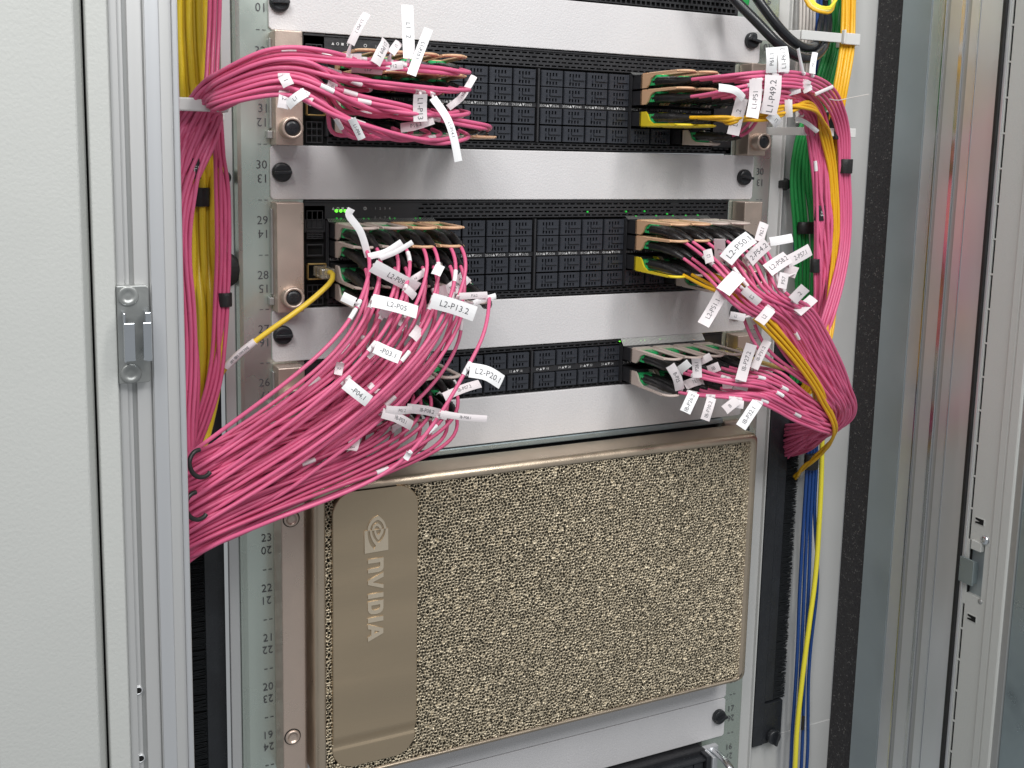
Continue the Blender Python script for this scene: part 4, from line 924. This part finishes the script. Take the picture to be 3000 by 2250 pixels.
# black power cables at the top
cable(pxpath([(1900,-230,.004),(2060,-110,-.03),(2140,-15,-.045),(2215,62,-.06),(2280,128,-.07),(2330,163,-.068),(2375,170,-.058),(2412,140,-.04),(2425,70,-.015),(2420,10,.0)]), .0046, 'power', 'glossy black power cable, the lower of the two at the top', None, 'power_cable', 'power cable', n=16)
cable(pxpath([(2040,-260,.004),(2170,-90,-.03),(2215,-10,-.045),(2270,66,-.055),(2318,118,-.058),(2360,140,-.052),(2392,128,-.035),(2408,80,-.012),(2404,0,.004)]), .0046, 'power', 'glossy black power cable, the upper of the two at the top', None, 'power_cable', 'power cable', n=16)
q = at(2163, 4, -.04); t = thing('green_latch_lever', lo(q), 'small dark green plastic lever at the top edge by the black power cables', 'lever')
obj('lever_body', MB().slab([(-.013,.012),(-.003,-.004),(.004,-.0065),(.010,-.004),(.012,.012)], -.004, .004), M['green'], t, .002)
# coiled yellow end with a clear sleeve, top right
for i in range(4):
    cable(pxpath([(2350+6*i,-30,-.03),(2368+5*i,16-3*i,-.035),(2400+3*i,34-4*i,-.04),(2432+2*i,34-5*i,-.04),(2448+i,10-4*i,-.036),(2446,-30,-.03)]), .0016, ['orange','paleyellow','yellow2','yellow2'][i], 'looped yellow cable end at the top right, '+OL[i]+' from the outside', 'looped yellow cable ends at the top right', key='S')
# yellow patch lead into the middle switch, left
lead = pxpath([(955,797,-.022),(972,800,-.034),(975,815,-.040),(958,838,-.044),(905,885,-.050),(845,930,-.052),(795,965,-.050),(748,1000,-.048),(700,1038,-.044),(660,1078,-.040),(640,1110,-.035),(632,1150,-.03)])
yl = cable(lead, .0022, 'lead', 'yellow patch lead plugged into the lower left jack of the middle switch', None, 'network_cable')
off = -Vector(tuple(yl.location))
q = at(947, 797, -.015); o = obj('clear_plug', MB().box(q[0]-.0055,q[0]+.0060,-.030,-.004,q[2]-.0042,q[2]+.0042), M['clear'], yl, .001); o.location = off
slv = resample(spline(pxpath([(748,1000,-.048),(700,1038,-.044),(662,1076,-.040)]), 8), .004); o = obj('printed_sleeve', MB().tube(slv, .0030, 12), M['paper2'], yl); o.location = off
mb = MB()
for i in range(26):
    if i % 7 == 6: continue
    u_ = .22+.6*i/26; k_ = u_*(len(slv)-1); i_ = int(k_); c_ = slv[i_]*(1-k_+i_)+slv[i_+1]*(k_-i_); t_ = slv[i_+1]-slv[i_]; t_ /= np.linalg.norm(t_); v_ = CAM-c_; v_ -= t_*(v_@t_); v_ /= np.linalg.norm(v_); w_ = np.cross(t_, v_); a_ = U_(.0008,.0016); b_ = U_(.0001,.00025); q_ = c_+v_*.00305
    mb.add([q_-t_*b_-w_*a_, q_+t_*b_-w_*a_*.9, q_+t_*b_+w_*a_*.6, q_-t_*b_+w_*a_*.6], [(0,1,2,3)])
o = obj('sleeve_print', mb, M['ink'], o)
# yellow patch lead into the thin switch, right
jx = jr[0]; l2 = np.vstack([[(jx,-.010,zu(25.55))],[(jx+.004,-.036,zu(25.52))], pxpath([(2165,1032,-.060),(2215,1056,-.070),(2290,1078,-.072),(2340,1084,-.070),(2366,1076,-.066),(2378,1060,-.06),(2368,1050,-.055),(2352,1062,-.05),(2362,1082,-.05),(2400,1086,-.05)])])
yr = cable(l2, .0022, 'paleyellow', 'pale yellow patch lead with clear plug at the right end of the thin lower switch', None, 'network_cable'); off = -Vector(tuple(yr.location))
o = obj('clear_plug', MB().tube(resample(l2[:3], .004), [.0052]*3+[.0048]*2+[.0038]*50 if False else .0050, 8), M['clear'], yr); o.location = off
o = obj('lit_indicator', MB().box(jx-.004,jx-.001,-.0085,-.006,zu(25.55)+.002,zu(25.55)+.008), M['yled'], yr); o.location = off

# hook-and-loop straps
def strap(pts, Y, w_, label, cat='strap', m='rubber', flat=.75, r=.012, name='cable_strap'):
    x, y, wx, wy_ = pts; a = at(x-wx/2, y, Y); b_ = at(x+wx/2, y, Y); c = (a+b_)/2; z1 = at(x, y-wy_/2, Y)[2]; z0 = at(x, y+wy_/2, Y)[2]; r_ = (b_[0]-a[0])/2
    t = thing(name, (float(c[0]), Y, float(z0)), label, cat)
    o = obj('band', MB().lathe((0,0,0), [(r_*.96,0),(r_,.0006),(r_,z1-z0-.0006),(r_*.96,z1-z0)], 2, 28), M[m], t); o.scale = (1, flat, 1); return t, r_, z1-z0
strap((2478,487,33,42), -.043, 0, 'short black strap round the outer pink strands below the lower right bracket')
t, r_, h_ = strap((2401,624,26,44), -.040, 0, 'black printed strap round pink strands at the right, level with the middle switch top')
tm = MB(); put_text(tm, 'FS', (0,-r_*.78,h_/2), .0065, (0,0,1), (-1,0,0)); obj('logo_print', tm, M['whiteink'], t)
strap((2359,667,44,34), -.012, 0, 'black strap holding the green strands together at the right')
strap((2389,778,26,40), -.040, 0, 'black strap on pink strands below the printed one at the right')
strap((2377,1352,36,42), -.014, 0, 'dark grey strap gathering the blue strands under the right pink bend')
strap((2352,2118,8,38), -.014, 0, 'small black clip on the blue strands near the lower right')
strap((660,878,40,40), -.048, 0, 'black rounded strap on the pink strands beside the left rail')
t, r_, h_ = strap((574,494,30,60), -.062, 0, 'black strap with printed letters beside the left frame')
tm = MB(); put_text(tm, 'FS', (.0008,-r_*.78,h_/2), .0060, (1,0,0), (0,0,1)); obj('letter_print', tm, M['whiteink'], t)
strap((585,577,60,55), -.022, 0, 'wide black strap round the yellow cables behind the left pink strands')
for (x_, y_, w_, h_, lb_) in ((589,1358,48,50,'upper black grommet ring swallowing pink strands at the lower left'), (578,1482,46,44,'lower black grommet ring swallowing pink strands at the lower left')):
    q = at(x_, y_, -.135); t = tag(link('cable_ring', None, None, tuple(q)), lb_, 'cable ring')
    o = obj('ring', MB().tube([(0.0095*math.cos(a)*.8, .004*math.cos(a), .0095*math.sin(a)) for a in np.linspace(.35*math.pi, 1.6*math.pi, 24)], .0016, 10, True, 1.), M['rubber'], t); o.rotation_euler = (0, R(-25), 0)

relax(('B','C','X'), 14); relax(('A',), 14); relax(('D','DO','E','EO','F'), 14); relax(('S','Y'), 10)
for c in CABLES:
    if c['key']: skin(c)
# ------------------------------------------------------------------ label flags
AP = np.concatenate([c['P'] for c in CABLES if c['key']]); _w = (AP-CAM)@_f; AX = np.stack([1486.5+3000*((AP-CAM)@_r)/_w, 863.7-3000*((AP-CAM)@_u)/_w], 1)
def nearest(x, y, keys):
    best = None
    for c in CABLES:
        if c['key'] not in keys: continue
        P = c['P']; d = P-CAM; w_ = d@_f; X = 1486.5+3000*(d@_r)/w_; Y = 863.7-3000*(d@_u)/w_; D = np.hypot(X-x, Y-y)+w_*40; k = int(D.argmin())
        if best is None or D[k] < best[0]: best = (D[k], c, k)
    return best[1], best[2]
used = {}
def flag(pts, wpx, text, keys, m='paper', face=1, front=.006, tsize=.72, ink='ink', twist=None, readup=None):
    c, k = nearest(pts[0][0], pts[0][1], keys); A = c['P'][k]; Y0 = A[1]-front
    if m == 'paper' or len((text or '').strip()) > 4:
        q0 = np.array(pts[0][:2]); q1 = np.array(pts[-1][:2])
        for u_ in (.25, .6, .95):
            qq = q0+(q1-q0)*u_; nr = np.hypot(*(AX-qq).T) < wpx*.6
            if nr.any(): Y0 = min(Y0, max(AP[nr][:,1].min()-.005, A[1]-.035))
    Yd = U_(-.012, .012) if twist is None else twist
    n = len(pts); P = spline(np.array([at(x, y, Y0+Yd*i/(n-1)) for i, (x, y) in enumerate(pts)]), 6)
    wid = wpx/3000*depth(P[0]); m_ = len(P); T = np.gradient(P, axis=0); T /= np.linalg.norm(T, axis=1)[:,None]
    view = P-CAM; view /= np.linalg.norm(view, axis=1)[:,None]
    Wd = np.cross(T, view); Wd /= np.linalg.norm(Wd, axis=1)[:,None]; N = np.cross(Wd, T)
    s_ = np.sign((N*view).sum(1))[:,None]; N = -N*s_      # towards the viewer
    tilt = R(U_(-22, 22)); Wd2 = Wd*math.cos(tilt)+N*math.sin(tilt); N = N*math.cos(tilt)-Wd*math.sin(tilt); Wd = Wd2
    curl = U_(-.0006, .0006)*6
    off = -Vector(tuple(c['o'].location)); th = .00012; vs = []
    arc = np.r_[0, np.cumsum(np.linalg.norm(np.diff(P, axis=0), axis=1))]; tt = arc/arc[-1]
    rr_ = (curl*np.sin(tt*math.pi))[:,None]*N
    P = P+rr_
    cols = [-.5, -.25, 0, .25, .5]; bow = [-.0000, .00035, .0005, .00035, 0]
    top = []; bot = []
    for i in range(m_):
        for a, bw in zip(cols, bow): top.append(P[i]+Wd[i]*wid*a+N[i]*(bw+th))
    for i in range(m_):
        for a, bw in zip(cols, bow): bot.append(P[i]+Wd[i]*wid*a+N[i]*(bw-th))
    nn = 5; fs = [(i*nn+j, i*nn+j+1, (i+1)*nn+j+1, (i+1)*nn+j) for i in range(m_-1) for j in range(nn-1)]; base = m_*nn
    fs += [tuple(base+q for q in f)[::-1] for f in fs]
    for j in range(nn-1): fs += [(j, base+j, base+j+1, j+1), ((m_-1)*nn+j, (m_-1)*nn+j+1, base+(m_-1)*nn+j+1, base+(m_-1)*nn+j)]
    for i in range(m_-1): fs += [(i*nn, (i+1)*nn, base+(i+1)*nn, base+i*nn), (i*nn+nn-1, base+i*nn+nn-1, base+(i+1)*nn+nn-1, (i+1)*nn+nn-1)]
    mb = MB(); mb.add(top+bot, fs)
    # sleeve wrapped round the cable
    CP = c['P']; dd = np.r_[0, np.cumsum(np.linalg.norm(np.diff(CP, axis=0), axis=1))]; s0 = dd[k]; seg_ = [np.array([np.interp(s0+u_, dd, CP[:,q]) for q in range(3)]) for u_ in np.linspace(-wid*.5, wid*.5, 5)]
    if np.linalg.norm(seg_[-1]-seg_[0]) > .002: mb.tube(seg_, c['r']*1.22, 10)
    # neck joining sleeve and flag
    mb.tube([A, A*.5+P[0]*.5, P[0]+ (P[1]-P[0])*.3], [c['r']*1.2, c['r']*.9, .0006], 6)
    o = obj('label_flag', mb, M[m], c['o']); o.location = off
    if text:
        v, f = text2d(text); va = np.array(v); tw = va[:,0].max()-va[:,0].min(); size = min(wid*tsize*.72/.72, arc[-1]*.82/tw) if tw else .005; size = min(size, wid*.56)
        Tm = P[-1]-P[0]; rev = 1
        if readup is not None: rev = readup
        tv = []
        for x, y in va:
            s_ = arc[-1]*.53+rev*x*size; u_ = -rev*y*size*1
            i = min(m_-2, max(0, int(np.searchsorted(arc, s_))-1)); g_ = (s_-arc[i])/(arc[i+1]-arc[i]); Pc = P[i]*(1-g_)+P[i+1]*g_; Wc = Wd[i]*(1-g_)+Wd[i+1]*g_; Nc = N[i]
            # up direction of text: N x T
            upv = np.cross(Nc, T[i]); upv /= np.linalg.norm(upv); bwv = .0005*(1-(2*abs(y*size)/wid)**2)
            tv.append(Pc+upv*(rev*y*size)+Nc*(bwv+th+.00018))
        tb_ = MB(); tb_.add(tv, f); o2 = link('lettering', tb_.mesh('lettering', M[ink]), o, None)
        used.setdefault(id(c), (c, []))[1].append(text)
    else: used.setdefault(id(c), (c, []))
A_, B_, D_, E_, F_ = ('A',), ('B','C'), ('D',), ('E',), ('F',)
G = 'greyink'
for f in [
 ([(1027,130),(1050,88),(1075,39)], 24, 'L1-P01.1', A_, 'paper2', -1), ([(1199,172),(1197,90),(1193,15)], 37, 'L1   2', A_, 'paper', -1), ([(1205,220),(1228,155),(1256,84)], 28, 'L1-P10.1', A_, 'paper', -1),
 ([(1099,187),(1112,150),(1130,120)], 33, 'L1-P09.1', A_, 'paper2', -1), ([(1145,157),(1169,124)], 25, 'L1', A_, 'paper2', -1), ([(1060,172),(1012,172)], 30, 'L1', A_, 'paper2', 1),
 ([(1313,316),(1350,286),(1370,255),(1389,223)], 20, 'L1-P15.1', A_, 'paper', -1), ([(1232,276),(1232,356)], 42, 'L1-P13', A_, 'paper2', 1), ([(1268,286),(1305,345),(1325,400),(1343,473)], 24, 'L1-P14.1', A_, 'paper', 1),
 ([(1270,350),(1215,368),(1174,375)], 28, 'P16.2', A_, 'paper2', -1), ([(1030,347),(1060,407)], 24, 'L1-P04', A_, 'paper', 1), ([(786,170),(822,188)], 22, 'L1', A_, 'paper2', 1), ([(830,222),(846,252)], 34, '1', A_, 'paper2', 1),
 ([(832,260),(828,318)], 32, '3.2', A_, 'paper2', 1), ([(896,270),(843,309)], 30, 'L1', A_, 'paper', -1), ([(878,222),(915,234)], 26, 'L2', A_, 'paper2', 1), ([(958,248),(985,262)], 30, 'L1', A_, 'paper2', 1), ([(930,205),(985,214)], 22, '', A_, 'paper2', 1), ([(1030,200),(1120,208)], 24, 'L1-P', A_, 'paper2', 1), ([(1180,190),(1130,196)],24,'P12',A_,'paper2',-1),([(890,284),(915,300)],24,'.2',A_,'paper2',1),
 ([(2259,213),(2259,176),(2259,139)], 31, 'P61.1', D_, 'paper', 1), ([(2296,211),(2293,175),(2290,137)], 33, 'L1-P61.2', D_, 'paper', 1), ([(2353,213),(2338,142)], 9, '', D_, 'paper', 1), ([(2380,216),(2388,154)], 17, 'P50.2', D_, 'paper', 1),
 ([(2266,220),(2260,280),(2250,335)], 50, 'L1-P49.2', D_, 'paper2', -1), ([(2214,232),(2213,290),(2203,345)], 36, 'L1-P51', D_, 'paper2', -1), ([(2174,288),(2160,340),(2147,395)], 36, 'L1-  .2', D_, 'paper2', -1), ([(2254,333),(2280,364)], 31, 'L1', D_, 'paper', -1),
 ([(2310,292),(2312,343)], 22, '', D_+('DO',), 'paper', 1), ([(2332,347),(2362,360),(2395,386)], 14, '', D_+('DO',), 'paper', 1), ([(2365,235),(2360,250),(2368,268)], 26, '', D_, 'paper', 1), ([(2178,288),(2150,266),(2105,256)], 22, '', D_, 'paper', 1), ([(2388,276),(2440,253)], 10, '', D_, 'paper2', 1), ([(2310,272),(2345,262)], 18, '', D_, 'paper2', 1),
 ([(2223,708),(2239,654)], 28, 'P62.1', E_, 'paper2', 1), ([(2126,764),(2160,728),(2201,694)], 48, 'L2-P50.1', E_, 'paper', 1), ([(2255,708),(2321,697)], 26, '', E_, 'paper', 1), ([(2194,764),(2248,713)], 40, '2-P54.2', E_, 'paper2', 1), ([(2306,768),(2373,731)], 36, '2-P57.1', E_, 'paper2', 1),
 ([(2248,793),(2308,753)], 42, 'L2-P58.2', E_, 'paper2', 1), ([(2290,845),(2298,800)], 28, 'P57', E_, 'paper2', 1), ([(2165,805),(2118,855)], 46, '', E_, 'paper', 1), ([(2118,850),(2090,900),(2060,952)], 36, 'L2-P51.1', E_+('EO',), 'paper2', -1), ([(2322,880),(2360,842)], 32, '.2', E_, 'paper2', 1), ([(2335,916),(2384,873)], 30, '3.1', E_, 'paper2', 1),
 ([(2178,848),(2225,887)], 26, 'L2', E_, 'paper2', 1), ([(2182,931),(2138,923)], 22, 'L2', ('EO',), 'paper2', -1), ([(2258,905),(2224,945)], 32, 'L2', E_+('EO',), 'paper2', -1), ([(2110,765),(2108,700)], 32, '7', E_, 'paper2', 1), ([(2080,770),(2072,732)], 26, 'L2', E_, 'paper2', 1), ([(2335,800),(2300,790)], 34, '', E_, 'paper2', 1),
 ([(2204,1030),(2213,975)], 27, '11.1', F_, 'paper2', 1), ([(2170,1115),(2186,1060),(2202,1008)], 32, 'IB-P27.2', F_, 'paper2', 1), ([(2209,1080),(2228,1040),(2249,998)], 25, 'IB-P31.2', F_, 'paper2', 1), ([(1992,1142),(1982,1105),(1963,1070)], 28, 'B-P25', F_, 'paper2', -1), ([(2043,1106),(2039,1050)], 27, 'P26.1', F_, 'paper2', 1), ([(2045,1062),(2083,1043)], 22, '', F_, 'paper2', 1),
 ([(2057,1116),(2005,1130)], 28, '78.1', F_, 'paper2', -1), ([(2034,1150),(2007,1208)], 32, 'IB-P26.2', F_, 'paper', -1), ([(2085,1165),(2065,1231)], 27, 'IB-P30.2', F_, 'paper2', -1), ([(2219,1178),(2170,1252)], 32, 'IB-P32.1', F_, 'paper', -1), ([(2160,1172),(2122,1202)], 28, 'IB', F_, 'paper2', -1), ([(2075,1085),(2108,1072)], 26, 'IB', F_, 'paper2', 1), ([(2130,1108),(2131,1138)], 28, '', F_, 'paper2', 1), ([(2150,1136),(2190,1140)], 14, '', F_, 'paper', 1), ([(1990,1085),(2020,1062)],24,'',F_,'paper',1),([(2140,1180),(2178,1186)],24,'9',F_,'paper2',1),
 ([(1079,752),(1054,680),(1022,632),(1030,611)], 21, '', ('B',), 'paper', 1), ([(1079,752),(1130,738),(1177,709)], 19, '', ('B',), 'paper', 1), ([(1114,757),(1160,738),(1209,709)], 15, '', ('B',), 'paper', 1), ([(1092,778),(1155,808),(1222,845)], 42, 'L2-P09.2', ('B',), 'paper', 1), ([(1090,880),(1150,896),(1222,915)], 40, 'L2-P05', ('B',), 'paper', 1),
 ([(1263,880),(1325,898),(1392,920)], 46, 'L2-P13.2', ('B',), 'paper', 1), ([(1308,856),(1366,808)], 42, 'P14.2', ('B',), 'paper', 1), ([(1345,868),(1427,864)], 20, 'P16.2', ('B',), 'paper2', 1), ([(1386,889),(1452,867)], 17, '', ('B',), 'paper', 1), ([(1040,886),(1003,868)], 28, '', ('B',), 'paper', 1), ([(1098,1016),(1172,1048)], 38, '-P03.1', ('B',), 'paper', 1),
 ([(1376,1084),(1425,1096),(1470,1120)], 44, 'L2-P20.1', ('B',), 'paper', 1), ([(1012,1122),(1081,1176)], 38, '-P04.1', ('B',), 'paper', 1), ([(1300,1163),(1406,1124)], 26, 'IB-P07.2', B_, 'paper2', 1), ([(1282,1162),(1336,1118)], 16, 'IB-P07', B_, 'paper2', 1), ([(1191,1196),(1250,1204),(1311,1218)], 28, 'IB-P08.2', B_, 'paper2', 1), ([(1290,1212),(1360,1222),(1426,1227)], 20, 'IB-P08.1', B_, 'paper2', 1),
 ([(1130,1200),(1206,1200)], 24, 'P01.2', B_, 'paper2', 1), ([(1119,1210),(1160,1224),(1206,1247)], 30, 'IB-P03.1', B_, 'paper2', 1), ([(1040,1283),(1028,1320)], 32, '.2', B_, 'paper2', 1), ([(998,1062),(990,1098)], 24, '2', ('B',), 'paper2', 1), ([(1198,1325),(1188,1345)], 18, '', B_, 'paper', 1), ([(1290,778),(1276,806)], 28, '', ('B',), 'paper', 1), ([(1230,960),(1208,992)], 30, '', ('B',), 'paper2', 1), ([(1240,800),(1195,828)], 20, 'P1', ('B',), 'paper2', 1),
 ([(1060,990),(1045,1010)], 24, '', ('B',), 'paper2', 1), ([(1190,930),(1178,955)], 26, 'L2', ('B',), 'paper2', 1), ([(1100,1020),(1075,1045)], 22, '', ('B',), 'paper2', 1), ([(1120,925),(1140,905)], 30, '', ('B',), 'paper', 1), ([(1085,1130),(1110,1145)],18,'',('B',),'paper2',1),([(1150,1255),(1190,1235)],16,'',B_,'paper2',1),([(1275,860),(1310,850)],34,'',('B',),'paper2',1),([(1190,845),(1215,870)],24,'',('B',),'paper2',1)]:
    flag(f[0], f[1], f[2], f[3], f[4], readup=f[5])
# plain white wraps here and there
for c in CABLES:
    if c['key'] in ('A','B','C','D','E','F') and rng.random() < .42:
        P = c['P']; n = len(P); k = int(n*rng.uniform(.14, .50)); k2 = min(n-1, k+2)
        o = obj('label_wrap', MB().tube(P[k:k2+1], c['r']*1.2, 10), M['paper' if rng.random() < .5 else 'paper2'], c['o']); o.location = -Vector(tuple(c['o'].location))
# give flagged cables labels naming their flag
seen = {}
for c, texts in used.values():
    tx = [t_.strip() for t_ in texts if len(t_.strip()) > 3 and '  ' not in t_]
    if tx:
        c['o']['label'] = c['label'].replace(' cable,', ' cable flagged %s,' % tx[0], 1)

# fine hair-like stray tie at the upper right
cable(pxpath([(2430,290,-.085),(2455,294,-.085),(2490,287,-.085),(2545,276,-.085)]), .00045, 'whitec', 'thin white stray cable tie end poking out to the right', None, 'cable_tie', 'cable tie', n=6)
